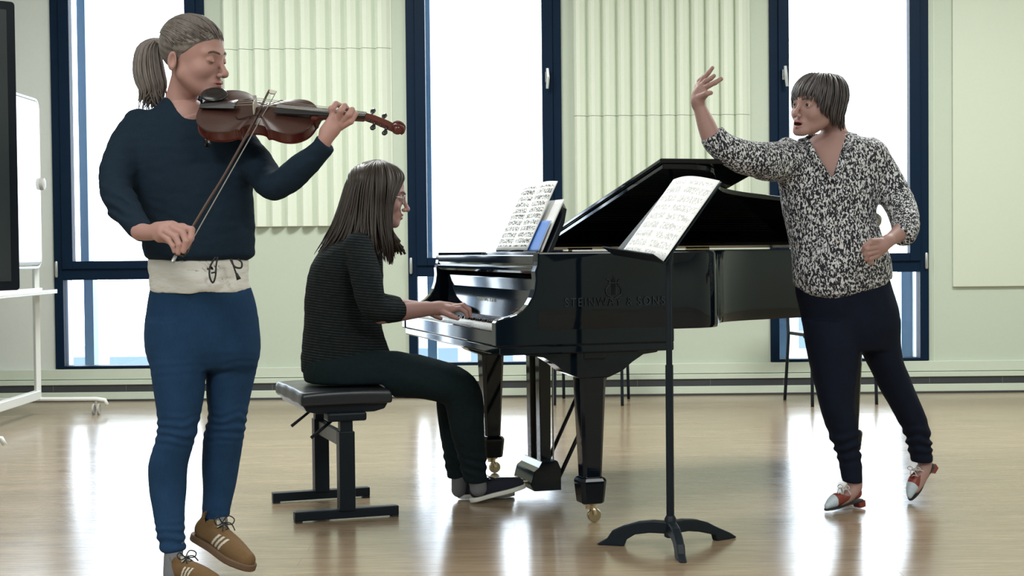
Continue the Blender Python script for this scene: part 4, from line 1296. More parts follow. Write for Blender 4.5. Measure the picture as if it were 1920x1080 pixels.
def sweat(P):
    d = zloft(P, trow, 0, .02)
    d = smin(d, chain(P, arm1, .02), .035); d = smin(d, chain(P, arm2, .02), .035)
    # lower hem gathers
    z = P[:, 2]
    zh = V(370, 478, 4.73)[2]
    d = d + wr(P, .0055, 9, .8) + wr(P, .0030, 22, 2.2)
    e = np.linalg.norm((P - V(238, 395, 4.46)) * np.array((1, .6, 1)), axis=1)
    d = d + .0065 * np.sin(((P[:, 0] * .5 + P[:, 2]) * 150) + 3 * vnoise(P, 10)) * np.exp(-(e / .07) ** 2)
    d = smax(d, -chain(P, cut1, .02), .006)
    w1_ = V(277, 440, 4.33); w0 = V(262, 430, 4.37); n_ = (w1_ - w0) / np.linalg.norm(w1_ - w0)
    near = np.linalg.norm(P - w1_, axis=1) < .09
    d = np.where(near, smax(d, (P - w1_) @ n_, .004), d)
    w1_ = V(612, 268, 4.465); w0 = V(594, 287, 4.475); n_ = (w1_ - w0) / np.linalg.norm(w1_ - w0)
    near = np.linalg.norm(P - w1_, axis=1) < .09
    return np.where(near, smax(d, (P - w1_) @ n_, .004), d)
lo, hi = bounds(arm1 + arm2 + [(V(370, 300, 4.74), .30)], .01); lo[2] = V(370, 490, 4.7)[2] - .01; hi[2] = V(350, 165, 4.7)[2]
v, f = sdf_mesh(sweat, lo, hi, .0050)
sw_ = mesh_obj('sweater', v, f, M['navy'], vr, True, None, True)
# t-shirt showing below
srow = px_rows([(470, 286, 464, 4.735, .105), (490, 279, 465, 4.735, .114), (520, 282, 466, 4.73, .122), (540, 283, 470, 4.73, .128), (547, 285, 469, 4.73, .128)])
def shirt(P):
    d = zloft(P, srow, 0, .003) + .0018 * np.sin(P[:, 2] * 190 + P[:, 0] * 12 + 3 * vnoise(P, 9)) * (.4 + .6 * vnoise(P, 12)) + wr(P, .006, 16, 2.2)
    return smax(d, -(zloft(P, [(a, b_, c, e - .008, g - .008) for a, b_, c, e, g in srow], 0, .003)), .002)
v, f = sdf_mesh(shirt, (V(270, 500, 4.7)[0] - .02, 4.55, V(300, 560, 4.7)[2]), (V(480, 500, 4.7)[0] + .02, 4.9, V(300, 455, 4.7)[2]), .004)
mesh_obj('t_shirt', v, f, M['tshirt'], vr, True, None, True)
# drawstring loops
m = MB()
def cordp(pts): m.tube(catmull([V(x, y, Y) for x, y, Y in pts], 5), .0030, 6)
cordp([(404, 482, 4.598), (394, 500, 4.592), (393, 518, 4.588), (399, 530, 4.588), (404, 518, 4.588), (405, 500, 4.592), (408, 482, 4.598)])
cordp([(396, 512, 4.585), (405, 510, 4.585)])
cordp([(432, 486, 4.600), (440, 500, 4.594), (452, 502, 4.596), (453, 492, 4.600), (446, 486, 4.606)])
cordp([(434, 486, 4.600), (440, 505, 4.592), (446, 522, 4.592)])
m.tube([V(443, 512, 4.590), V(448, 524, 4.590)], [.0035, .0075], 8)
m.obj('drawstring', M['cord'], vr, smooth=True, world=True)
# jeans
hip = px_rows([(532, 288, 466, 4.73, .108), (545, 281, 471, 4.73, .120), (580, 276, 481, 4.74, .128), (620, 273, 484, 4.745, .130), (660, 275, 486, 4.745, .118), (690, 284, 478, 4.745, .09)])
l1 = px_rows([(600, 278, 380, 4.71, .100), (640, 274, 386, 4.70, .100), (690, 283, 386, 4.69, .094), (740, 290, 382, 4.675, .084), (790, 297, 373, 4.66, .070), (820, 294, 366, 4.655, .066), (870, 279, 352, 4.66, .066), (920, 281, 349, 4.655, .060), (960, 287, 346, 4.635, .052), (1000, 294, 345, 4.61, .046), (1022, 300, 347, 4.60, .046), (1033, 303, 347, 4.60, .046)])
l2 = px_rows([(600, 380, 480, 4.76, .100), (640, 382, 486, 4.77, .100), (690, 386, 480, 4.78, .094), (740, 388, 470, 4.785, .082), (780, 391, 463, 4.78, .070), (820, 382, 457, 4.785, .066), (870, 379, 449, 4.80, .064), (920, 381, 440, 4.80, .054), (950, 380, 433, 4.785, .047), (972, 379, 430, 4.775, .045)])
def jean(P):
    d = smin(zloft(P, l1, 0, .006), zloft(P, l2, 0, .006), .008)
    d = smin(d, zloft(P, hip, 0, .01), .02)
    z = P[:, 2]
    zk = V(330, 805, 4.66)[2]; za = V(330, 1015, 4.6)[2]
    fo = np.exp(-((z - zk) / .05) ** 2) + 1.2 * np.exp(-((z - za) / .05) ** 2) + .3 * np.exp(-((z - V(0, 690, 4.7)[2]) / .05) ** 2)
    d = d + .0028 * np.sin(z * 230 + 4 * vnoise(P, 14)) * fo + wr(P, .0022, 18, .6)
    return d
lo = np.array((V(255, 800, 4.6)[0], 4.48, V(300, 1045, 4.6)[2])); hi = np.array((V(500, 600, 4.7)[0], 4.95, V(300, 520, 4.7)[2]))
v, f = sdf_mesh(jean, lo, hi, .0050)
mesh_obj('jeans', v, f, M['jeans'], vr, True, None, True)
# shoes
def gaz_m(q):
    mi = np.zeros(len(q), int)
    side = np.abs(q[:, 0]) > .018
    st = (q[:, 1] - .55 * (q[:, 2] - .03))
    mi[side & (q[:, 2] > .024) & (q[:, 2] < .066) & (((st > -.028) & (st < -.019)) | ((st > -.010) & (st < -.001)) | ((st > .008) & (st < .017)))] = 1
    mi[(q[:, 1] < -.112) & (q[:, 2] > .03)] = 1
    mi[(np.abs(q[:, 0]) < .017) & (q[:, 1] > -.055) & (q[:, 1] < -.028) & (q[:, 2] > .066)] = 1
    return mi
hl = V(362, 1008, 4.77); tp_ = V(472, 1074, 4.61)
o, W3 = shoe('shoe', vr, hl, tp_, (.05, .1, 1), .27, [M['suede'], M['cream']], gaz_m, M['gum']); o['label'] = 'tan suede sneaker with cream stripes, heel lifted'
laces(o, vr, W3, M['cord'], (-.030, -.014, .002, .018, .034), .084, .020)
hl = V(313, 1092, 4.60); hl[2] = .004; tp_ = V(412, 1112, 4.46); tp_[2] = .004
o, W3 = shoe('shoe', vr, hl, tp_, (0, 0, 1), .27, [M['suede'], M['cream']], gaz_m, M['gum']); o['label'] = 'tan suede sneaker cut by the lower edge of the picture'
laces(o, vr, W3, M['cord'], (-.030, -.014, .002, .018, .034), .084, .020)

# ------------------------------------------------------------------ violin
P0, P1 = V(372, 205, 4.585), V(752, 236, 4.50)
vd = P1 - P0; vs_ = np.linalg.norm(vd) / .60; vd /= np.linalg.norm(vd)
vn = np.array((0, -.66, .75)); vn = vn - vd * (vn @ vd); vn /= np.linalg.norm(vn); vc = np.cross(vn, vd)
VM = Matrix(((vd[0], vc[0], vn[0], P0[0]), (vd[1], vc[1], vn[1], P0[1]), (vd[2], vc[2], vn[2], P0[2]), (0, 0, 0, 1)))
vi = empty('violin'); vi.matrix_world = VM @ Matrix.Diagonal((vs_, vs_, vs_, 1)) ; tag(vi, 'reddish brown violin held under the chin of the standing player', 'violin')
half = [(0, .0), (.003, .030), (.018, .068), (.045, .094), (.08, .1035), (.115, .098), (.138, .084), (.148, .086), (.151, .082), (.152, .074), (.165, .060), (.190, .0545), (.212, .0575), (.224, .066), (.227, .073), (.231, .074), (.240, .072), (.262, .080), (.288, .084), (.315, .078), (.338, .058), (.349, .032), (.353, .0)]
hh = catmull([(a, b_, 0) for a, b_ in half], 3)
ol = [(p[0], p[1]) for p in hh] + [(p[0], -p[1]) for p in hh[1:-1][::-1]]
def sc_(pl, k): c0 = .178; return [((a - c0) * (1 + k / .178) + c0, b_ * (1 + k / .085)) for a, b_ in pl]
m = MB(); m.prism(sc_(ol, -.003), -.030, 0, 'z'); m.obj('ribs', M['varnish'], vi, smooth=True, angle=40)
def plate_(z0, sgn, arch, mt, name, par=vi):
    vv, ff = [], []; n_ = len(ol); rings = [1, .985, .93, .8, .62, .42, .22, .02]
    c0 = .178
    for k, r_ in enumerate(rings):
        zz = z0 + sgn * (.0 if k == 0 else .0035 + arch * (1 - r_ ** 2) ** 1.3 * (1))
        vv += [((a - c0) * r_ + c0, b_ * r_, zz) for a, b_ in ol]
    for k in range(len(rings) - 1):
        ff += [[k * n_ + i, k * n_ + (i + 1) % n_, (k + 1) * n_ + (i + 1) % n_, (k + 1) * n_ + i] for i in range(n_)]
    ff.append([(len(rings) - 1) * n_ + i for i in range(n_)]); ff.append(list(range(n_)))
    return mesh_obj(name, vv, ff, mt, par, True, angle=50)
top_ = plate_(0, 1, .012, M['varnish_top'], 'top_plate'); plate_(-.030, -1, .011, M['varnish'], 'back_plate')
for s in (-1, 1):
    m = MB(); pts = catmull([(.128, s * .040, .0165), (.134, s * .047, .0145), (.145, s * .046, .0150), (.165, s * .036, .0165), (.185, s * .028, .0165), (.197, s * .027, .0160), (.199, s * .033, .0150)], 5)
    m.tube(pts, [.0024] + [.0015] * (len(pts) - 2) + [.0024], 6); m.obj('sound_hole', M['ebw'], top_)
m = MB(); m.add([(.235, -.0205, .026), (.235, .0205, .026), (.235, 0, .0305), (.500, -.012, .0285), (.500, .012, .0285), (.500, 0, .0315), (.235, -.019, .021), (.235, .019, .021), (.500, -.0115, .024), (.500, .0115, .024)],
      [(0, 2, 5, 3), (2, 1, 4, 5), (0, 3, 8, 6), (1, 7, 9, 4), (6, 8, 9, 7), (0, 6, 7, 1, 2), (3, 5, 4, 9, 8)]); m.obj('fingerboard', M['ebw'], vi)
f_ = lambda P: smin(smin(chain(P, [(np.array((.350, 0, .004)), .019), (np.array((.372, 0, .013)), .0125), (np.array((.49, 0, .0165)), .0108)], .01), rcone(P, (.345, 0, -.025), (.352, 0, .01), .011, .016), .012), P[:, 2] * 0 + 1, .0)
def fneck(P):
    d = smin(chain(P, [(np.array((.350, 0, .004)), .017), (np.array((.374, 0, .013)), .0120), (np.array((.49, 0, .0165)), .0105)], .01), rcone(P, (.347, 0, -.025), (.354, 0, .01), .010, .015), .012)
    return smax(d, P[:, 2] - .0255, .002)
v, f = sdf_mesh(fneck, (.33, -.03, -.045), (.51, .03, .03), .002); mesh_obj('neck', v, f, M['varnish'], vi, True)
m = MB(); pb2 = [(.496, .0290), (.525, .022), (.560, .008), (.580, -.003), (.585, -.012), (.575, -.016), (.556, -.008), (.525, .006), (.505, .012), (.494, .016)]
m.prism(pb2, -.0115, .0115, 'y'); pbx = m.obj('pegbox', M['varnish'], vi, bevel=.002)
m = MB(); pts = []
for k in range(40):
    a_ = -1.0 + k / 39 * 4.2 * math.pi; r_ = .0185 * (1 - k / 39 * .78)
    pts.append((.590 + r_ * math.cos(a_), 0, -.008 + r_ * math.sin(a_)))
for s in (-1, 1):
    m.tube([(p[0], s * (.005 + .010 * (i / 39)), p[2]) for i, p in enumerate(pts)], [.0050 - .0022 * i / 39 for i in range(40)], 7)
m.lathe([(.002, -.021), (.006, -.021), (.015, -.010), (.0165, 0), (.015, .010), (.006, .021), (.002, .021)], (.590, 0, -.008), 20, 'y')
m.obj('scroll', M['varnish'], vi, smooth=True)
for k, (px_, s) in enumerate(((.512, 1), (.527, -1), (.544, 1), (.560, -1))):
    pz = .019 - (px_ - .512) * .45
    m = MB(); m.tube([(px_, -.016 * s, pz), (px_, .022 * s, pz)], [.0028, .0040], 8)
    m.tube([(px_, .022 * s, pz), (px_, .026 * s, pz), (px_ + .0, .036 * s, pz), (px_, .044 * s, pz)], [.003, .0062, .0088, .0050], 10, flat=.55); m.obj('peg', M['ebw'], vi, smooth=True)
m = MB(); m.prism([(-.0205, .013), (-.017, .032), (-.011, .0455), (0, .0475), (.011, .0455), (.017, .032), (.0205, .013), (.012, .014), (.005, .022), (-.005, .022), (-.012, .014)], .1725, .1755, 'x'); m.obj('bridge', M['cream'], vi)
m = MB(); m.add([(.008, -.010, .014), (.008, .010, .014), (.118, -.021, .030), (.118, .021, .030), (.008, 0, .020), (.118, 0, .036), (.008, -.009, .010), (.008, .009, .010), (.118, -.02, .026), (.118, .02, .026)],
      [(0, 2, 5, 4), (4, 5, 3, 1), (0, 6, 8, 2), (1, 3, 9, 7), (6, 7, 9, 8), (0, 4, 1, 7, 6), (2, 8, 9, 3, 5)]); m.obj('tailpiece', M['ebw'], vi)
for k in range(4):
    y_ = (k - 1.5)
    m = MB(); m.tube([(.112, y_ * .009, .035), (.174, y_ * .0110, .0475 - .0012 * y_ * y_), (.500, y_ * .0055, .0322)], .0009, 5); m.obj('string', M['string'], vi)
fcr = lambda P: smin(smax(ell(P, (.035, .050, .020), (.040, .034, .009)), -ell(P, (.038, .052, .038), (.036, .030, .013)), .004), np.max(np.abs(P - np.array((.0, .040, -.008))) - np.array((.003, .014, .026)), axis=1), .004)
v, f = sdf_mesh(fcr, (-.02, 0, -.04), (.09, .10, .045), .002); mesh_obj('chin_rest', v, f, M['ebw'], vi, True)
m = MB(); m.tube(catmull([(.05, -.098, -.052), (.035, -.05, -.060), (.040, .0, -.062), (.045, .05, -.060), (.075, .092, -.052)], 5), .010, 8, flat=.5)
for e in ((.05, -.098), (.075, .092)): m.tube([(e[0], e[1], -.052), (e[0], e[1] * 1.05, -.036), (e[0], e[1] * 1.02, -.026)], .004, 6)
m.obj('shoulder_rest', M['ebw'], vi, smooth=True)

# ------------------------------------------------------------------ bow
B0, B1 = V(323, 491, 4.235), V(507, 168, 4.585)
bd = B1 - B0; BL = np.linalg.norm(bd); bd /= BL
side_ = np.cross(bd, (0, 1., 0)); side_ /= np.linalg.norm(side_)
if side_[0] < 0: side_ = -side_
bo = empty('violin_bow'); tag(bo, 'dark violin bow held low in the right hand of the standing violinist', 'bow')
third = np.cross(bd, side_)
bo.matrix_world = Matrix(((bd[0], side_[0], third[0], B0[0]), (bd[1], side_[1], third[1], B0[1]), (bd[2], side_[2], third[2], B0[2]), (0, 0, 0, 1)))
m = MB(); m.tube(catmull([(.02, 0, 0), (.2, .003, 0), (BL * .5, .007, 0), (BL * .8, .004, 0), (BL - .004, -.002, 0)], 5), [.0048] * 8 + [.0042] * 8 + [.0036] * 5, 8); m.obj('stick', M['bowstick'], bo, smooth=True)
m = MB(); m.tube([(0, 0, 0), (.004, 0, 0), (.018, 0, 0), (.022, 0, 0)], [.0040, .0052, .0052, .0048], 8); m.obj('end_screw', M['steel'], bo, smooth=True, angle=40)
m = MB(); m.prism([(.028, .004), (.030, .022), (.045, .025), (.078, .024), (.082, .012), (.088, .004)], -.006, .006, 'z'); m.obj('frog', M['ebw'], bo, bevel=.002)
m = MB(); m.prism([(BL - .010, -.002), (BL - .014, .006), (BL - .010, .018), (BL + .003, .021), (BL + .000, .004), (BL - .001, -.003)], -.003, .003, 'z'); m.obj('tip', M['cream'], bo, bevel=.001)
m = MB(); m.box(.06, BL - .006, .0185, .0197, -.0045, .0045); m.obj('bow_hair', M['horse'], bo)
m = MB(); m.tube([(.088, 0, 0), (.125, 0, 0)], .0058, 8); m.obj('grip', M['ebw'], bo, smooth=True)

# ================================================================== pianist
pr = empty('person', tuple(np.array((V(690, 900, 5.86)[0], 5.86, 0))))
tag(pr, 'seated person with long brown hair and a dark striped top, playing the piano','person')
H = Head(V(713, 364, 5.86), 2, 11, 0, 1.02)
neck = pxc([(702, 375, 5.87, .048), (688, 415, 5.87, .048), (676, 445, 5.87, .062)])
nf = lambda P: chain(P, neck, .02)
lo, hi = bounds(neck + [(H.c, .14)], .01)
hp = head_part(H, nf, .0024, .8, 0, lo, hi)
arm_r = pxc([(715, 588, 5.66, .040), (752, 585, 5.70, .035), (795, 580, 5.74, .029), (824, 578, 5.76, .024)])
palm = [pxc([(818, 578, 5.76, .024), (836, 577, 5.775, .022), (850, 577, 5.785, .018)]), [(arm_r[-1][0], .022), (V(846, 580, 5.74), .017)], [(arm_r[-1][0], .022), (V(854, 575, 5.815), .014)]]
fing = [pxc([(848, 580, 5.738, .0108), (862, 578, 5.735, .0098), (873, 586, 5.735, .0085), (876, 594, 5.735, .0072)]),
        pxc([(852, 576, 5.764, .0108), (868, 573, 5.764, .0098), (880, 582, 5.764, .0085), (882, 592, 5.764, .0074)]),
        pxc([(853, 575, 5.790, .0105), (869, 572, 5.792, .0095), (880, 580, 5.794, .0083), (882, 590, 5.794, .0072)]),
        pxc([(854, 575, 5.815, .0095), (866, 573, 5.820, .0085), (874, 580, 5.822, .0075), (876, 589, 5.822, .0065)]),
        pxc([(830, 585, 5.735, .0125), (846, 592, 5.715, .0105), (858, 597, 5.712, .0085)])]
f1, al1 = hand_f([arm_r] + palm, fing); h1 = part_of(f1, al1, .004, .0023)
arm_l = pxc([(700, 575, 6.06, .040), (745, 575, 6.05, .034), (785, 577, 6.04, .026), (800, 578, 6.04, .024)])
palm = [pxc([(798, 578, 6.04, .024), (815, 579, 6.045, .021), (826, 579, 6.05, .017)]), [(arm_l[-1][0], .022), (V(824, 580, 6.015), .015)], [(arm_l[-1][0], .022), (V(826, 579, 6.08), .014)]]
fing = [pxc([(824, 580, 6.01 + k * .026, .0105), (838, 577, 6.01 + k * .027, .0095), (847, 584, 6.01 + k * .027, .0083), (849, 592, 6.01 + k * .027, .0072)]) for k in range(4)] + [pxc([(804, 586, 6.0, .0125), (816, 592, 5.985, .0105), (826, 597, 5.985, .0085)])]
f2, al2 = hand_f([arm_l] + palm, fing); h2 = part_of(f2, al2, .004, .0023)
rb = rest_of_body([pxc([(676, 440, 5.87, .07), (645, 530, 5.86, .08), (642, 640, 5.86, .08)]), pxc([(675, 470, 5.70, .04), (695, 560, 5.66, .035), (715, 588, 5.66, .03)]), pxc([(690, 470, 6.02, .04), (690, 555, 6.06, .035), (705, 575, 6.06, .03)]),
                   pxc([(650, 690, 5.78, .045), (810, 706, 5.77, .045), (855, 730, 5.785, .045), (872, 770, 5.81, .04), (884, 850, 5.89, .03), (893, 905, 5.93, .025)]), pxc([(650, 688, 5.95, .045), (805, 704, 6.03, .045), (846, 730, 6.04, .045), (852, 820, 6.05, .03), (860, 905, 6.05, .025)])])
sk = [pxc([(893, 885, 5.92, .036), (897, 915, 5.935, .034)]), pxc([(862, 885, 6.04, .034), (861, 918, 6.045, .032)])]
pa_ = part_of(lambda P: np.minimum(chain(P, sk[0], .01), chain(P, sk[1], .01)), sk[0] + sk[1], .004, .004, 3)
join_parts('body', [hp, h1, h2, rb, pa_], [M['skin2'], M['lip'], M['mouth'], M['sock']], pr)
eyes(H, pr, (0, .9, -.35)); brows(H, pr, M['brow'])
# glasses
m = MB()
for s in (-1, 1):
    m.tube([H.w1(s * (.032 + .022 * math.cos(a_)), .0975 - .006 * abs(math.cos(a_)), -.004 + .017 * math.sin(a_)) for a_ in np.linspace(0, 2 * math.pi, 18, endpoint=False)], .0011, 5, closed=True)
    m.tube([H.w1(s * .054, .091, .0), H.w1(s * .074, .06, .0), H.w1(s * .078, -.02, .0)], .0011, 5)
m.tube([H.w1(-.010, .0985, .002), H.w1(.010, .0985, .002)], .0011, 5)
g_ = m.obj('spectacles', M['steel'], pr, smooth=True, world=True)
# long hair
YC = 5.865
guides = [  # back contour ... front contour on the side towards the camera: (x, y, dy)
    [(706, 300, 0), (672, 310, -.01), (652, 338, -.02), (640, 375, -.03), (626, 415, -.035), (606, 450, -.04), (590, 478, -.04)],
    [(706, 300, 0), (678, 311, -.035), (662, 342, -.06), (652, 385, -.08), (641, 425, -.09), (628, 452, -.10), (612, 470, -.10)],
    [(708, 300, 0), (688, 312, -.055), (678, 345, -.09), (672, 390, -.105), (667, 430, -.125), (660, 452, -.14), (650, 462, -.145)],
    [(709, 300, 0), (700, 312, -.06), (695, 345, -.10), (692, 390, -.115), (692, 430, -.145), (694, 465, -.16), (700, 480, -.155)],
    [(710, 300, 0), (712, 311, -.06), (713, 345, -.10), (713, 390, -.110), (715, 430, -.125), (720, 465, -.13), (724, 492, -.125)],
    [(712, 300, 0), (724, 311, -.05), (731, 345, -.088), (728, 390, -.095), (729, 430, -.10), (734, 465, -.10), (733, 497, -.09)],
    [(714, 301, 0), (736, 311, -.03), (747, 332, -.060), (738, 365, -.082), (730, 400, -.084), (734, 440, -.08), (740, 478, -.07)],
    [(715, 301, 0), (744, 314, -.02), (757, 330, -.035), (752, 346, -.058), (736, 385, -.080), (733, 425, -.075), (744, 458, -.06)],
]
G = np.array(guides, float)
paths = []
for k in range(520):
    sd = -1 if k % 2 else 1
    u = random.random() * (len(guides) - 1); i = min(int(u), len(guides) - 2); fr = u - i
    g = G[i] * (1 - fr) + G[i + 1] * fr
    dep = random.uniform(0, 1) ** 1.5
    pts = []
    ph = random.uniform(0, 6.28); L_ = random.uniform(.9, 1.03)
    base = [V(q[0], q[1], YC + sd * q[2] * (1 - .35 * dep)) for q in g]
    cc = V(700, 370, YC)
    cv = catmull([p * 1.0 for p in base], 4)
    cv = cv[:max(6, int(len(cv) * L_))]
    for j, p in enumerate(cv):
        t_ = j / len(cv)
        pts.append(p + np.array((.0032 * math.sin(ph + 7 * t_), .003 * math.cos(ph + 5 * t_), 0)) * t_ * 2 + (cc - p) * .05 * dep * (1 - t_))
    paths.append(pts)
for k in range(30):   # fine flyaway ends in front of the shoulder
    y0 = random.uniform(0, 1)
    paths.append([V(735 + 4 * y0, 430 + 10 * y0, YC - .08), V(742 + random.uniform(-2, 8), 452, YC - .075), V(744 + random.uniform(-6, 16), 470 + random.uniform(-10, 8), YC - .07)])
def capf2(P):
    q = H.loc(P); d = ell(q, (0, -.018, .030), (.082, .104, .088))
    return smax(d, (q[:, 1] * 1.35 - .068 - q[:, 2]) * .6, .006)
v, f = sdf_mesh(capf2, H.c - .15, H.c + .16, .004)
hr = mesh_obj('hair', v, f, M['brown'], pr, True, None, True)
strands('hair_strands', paths, M['brown'], hr, .0045, 5)
# an inner mass so the hair is closed
im = [pxc([(690, 345, YC, .085), (678, 400, YC, .082), (660, 432, YC, .075), (622, 455, YC - .01, .035)]), pxc([(705, 350, YC, .082), (705, 400, YC + .0, .078), (712, 440, YC, .07)])]
def fim(P):
    d = smin(chain(P, im[0], .03), chain(P, im[1], .03), .03)
    q = H.loc(P)
    return smax(d, (q[:, 1] - .045), .01) + .0015 * np.sin(P[:, 0] * 500 + 5 * vnoise(P, 8))
v, f = sdf_mesh(fim, *[a for a in bounds(im[0] + im[1], .01)], .005)
o = mesh_obj('hair_underlayer', v, f, M['brown'], hr, True, None, False)
for q_ in o.data.vertices: q_.co -= Vector(pr.location)
fixc(pr)
# striped sweater
yw = 10 * D2R
trow = px_rows([(698, 566, 738, 5.87, .150), (670, 565, 733, 5.87, .152), (640, 567, 722, 5.87, .150), (600, 570, 712, 5.87, .150), (550, 573, 704, 5.87, .155), (500, 582, 706, 5.87, .170), (465, 604, 708, 5.87, .165), (442, 632, 704, 5.87, .125), (428, 652, 700, 5.87, .075)], yw)
arm1 = pxc([(672, 462, 5.72, .056), (688, 525, 5.655, .060), (700, 572, 5.645, .052), (722, 583, 5.665, .048), (750, 583, 5.70, .042)])
arm2 = pxc([(690, 465, 6.02, .056), (694, 530, 6.08, .056), (705, 565, 6.08, .050), (745, 575, 6.05, .042)])
def psw(P):
    d = zloft(P, trow, yw, .015)
    d = smin(d, chain(P, arm1, .02), .025); d = smin(d, chain(P, arm2, .02), .025)
    d = d + wr(P, .005, 9, .8) + wr(P, .0025, 24, 2)
    d = smax(d, -rcone(P, V(692, 408, 5.87), V(680, 436, 5.87), .058, .052), .005)
    c_ = V(754, 584, 5.705); n_ = c_ - V(735, 584, 5.68); n_ /= np.linalg.norm(n_)
    d = np.where(np.linalg.norm(P - c_, axis=1) < .08, smax(d, (P - c_) @ n_, .004), d)
    c_ = V(748, 575, 6.05); 
    return np.where(np.linalg.norm(P - c_, axis=1) < .08, smax(d, (P - c_) @ n_, .004), d)
lo, hi = bounds(arm1 + arm2 + [(V(650, 560, 5.87), .25)], .02); lo[2] = V(650, 703, 5.87)[2] - .01; lo[0] = V(555, 560, 5.87)[0]
v, f = sdf_mesh(psw, lo, hi, .0055)
mesh_obj('sweater', v, f, M['knit'], pr, True, None, True)
# trousers
hp_ = px_rows([(742, 596, 735, 5.86, .165), (725, 578, 740, 5.86, .185), (705, 570, 742, 5.86, .185), (680, 570, 738, 5.86, .165), (662, 574, 728, 5.86, .13)], yw)
t1 = pxc([(660, 702, 5.78, .092), (740, 702, 5.765, .090), (810, 711, 5.77, .080), (855, 727, 5.785, .078), (870, 752, 5.80, .076), (876, 800, 5.84, .067), (884, 850, 5.89, .056), (890, 893, 5.925, .048), (893, 914, 5.93, .047)])
t2 = pxc([(660, 698, 5.95, .088), (740, 700, 6.0, .085), (805, 708, 6.03, .078), (846, 730, 6.04, .072), (850, 760, 6.045, .068), (853, 820, 6.05, .058), (859, 889, 6.05, .046), (861, 906, 6.05, .045)])
def ptr(P):
    d = smin(chain(P, t1, .02), chain(P, t2, .02), .01)
    d = smin(d, zloft(P, hp_, yw, .03), .03)
    d = d + wr(P, .004, 10) + wr(P, .0022, 25)
    d = d + .0035 * np.sin(P[:, 2] * 160 + P[:, 0] * 60) * np.exp(-((P[:, 2] - V(885, 870, 5.9)[2]) / .05) ** 2)
    za = .088
    d = smax(d, np.where(P[:, 0] > V(790, 700, 5.8)[0], za - P[:, 2], -1), .006)
    return smax(d, .503 - .10 * np.clip((P[:, 0] - V(722, 700, 5.8)[0]) / .07, 0, 1) - np.where(P[:, 0] > V(762, 700, 5.8)[0], 1, 0) - P[:, 2], .012)
lo, hi = bounds(t1 + t2 + [(V(640, 700, 5.86), .18)], .02)
v, f = sdf_mesh(ptr, lo, hi, .0055)
mesh_obj('trousers', v, f, M['trouser'], pr, True, None, True)
h_ = V(882, 948, 5.94); h_[2] = max(h_[2], .004); t_ = V(987, 914, 6.01)
o, W3 = shoe('shoe', pr, h_, t_, (-.2, 0, 1), .27, [M['canvas']], None, M['sole'], .020, .098); o['label'] = 'dark canvas sneaker with white sole, toe on the pedal'
laces(o, pr, W3, M['cord'], (-.030, -.014, .002, .018), .076, .018)
h_ = V(858, 941, 6.05); h_[2] = .004; t_ = h_ + np.array((.235, .06, 0))
o, W3 = shoe('shoe', pr, h_, t_, (0, 0, 1), .27, [M['canvas']], None, M['sole'], .020, .098); o['label'] = 'dark canvas sneaker with white sole, flat on the floor'
laces(o, pr, W3, M['cord'], (-.030, -.014, .002, .018), .076, .018)

# ================================================================== gesturing teacher
tr = empty('person', tuple(np.array((V(1610, 955, 5.78)[0], 5.78, 0))))
tag(tr, 'person in a black and white patterned blouse, one arm raised, standing beside the piano', 'person')
H = Head(V(1530, 199, 5.76), 218, -2, -6, 1.02)
neck = pxc([(1556, 215, 5.80, .047), (1565, 250, 5.82, .047), (1564, 274, 5.825, .055)])
chest = px_rows([(252, 1530, 1592, 5.83, .056), (268, 1510, 1625, 5.83, .080), (290, 1495, 1640, 5.825, .094), (330, 1485, 1640, 5.82, .106), (370, 1485, 1635, 5.82, .108)])
def tnf(P): return smin(chain(P, neck, .02), zloft(P, chest, 0, .01), .03)
lo, hi = bounds(neck + [(H.c, .14)], .01); lo[2] = V(1560, 380, 5.8)[2]; lo[0] = V(1470, 300, 5.8)[0]; hi[0] = V(1655, 300, 5.8)[0]; lo[1] = 5.66; hi[1] = 5.97
hp = head_part(H, tnf, .0022, 1.3, .010, lo, hi)
arm_r = pxc([(1352, 282, 5.62, .040), (1336, 262, 5.60, .038), (1325, 236, 5.60, .0345), (1316, 212, 5.60, .0275), (1308, 192, 5.60, .0225)])
palm = [pxc([(1308, 194, 5.60, .022), (1307, 180, 5.60, .021), (1314, 168, 5.595, .020)]), pxc([(1308, 188, 5.59, .020), (1322, 176, 5.575, .015)]), pxc([(1306, 186, 5.605, .017), (1310, 162, 5.61, .014)])]
fing = [pxc([(1312, 160, 5.61, .0108), (1320, 146, 5.60, .0098), (1329, 136, 5.59, .0085), (1336, 127, 5.585, .0070)]),
        pxc([(1314, 162, 5.60, .0108), (1324, 152, 5.585, .0098), (1333, 147, 5.575, .0086), (1339, 142, 5.57, .0072)]),
        pxc([(1318, 167, 5.585, .0108), (1330, 160, 5.57, .0100), (1341, 155, 5.56, .0090), (1352, 148, 5.555, .0080)]),
        pxc([(1306, 166, 5.615, .0095), (1311, 152, 5.62, .0085), (1319, 144, 5.615, .0075), (1326, 140, 5.61, .0064)]),
        pxc([(1312, 182, 5.575, .0125), (1324, 176, 5.555, .0105), (1333, 174, 5.55, .0080)])]
f1, al1 = hand_f([arm_r] + palm, fing); h1 = part_of(f1, al1, .004, .0023)
arm_l = pxc([(1694, 416, 5.70, .036), (1688, 434, 5.66, .032), (1674, 446, 5.62, .0265), (1664, 452, 5.595, .0235)])
palm = [pxc([(1664, 453, 5.595, .023), (1652, 460, 5.580, .024), (1643, 464, 5.575, .020)]), pxc([(1656, 464, 5.58, .020), (1642, 478, 5.578, .017)]), pxc([(1660, 456, 5.585, .020), (1644, 455, 5.575, .015)])]
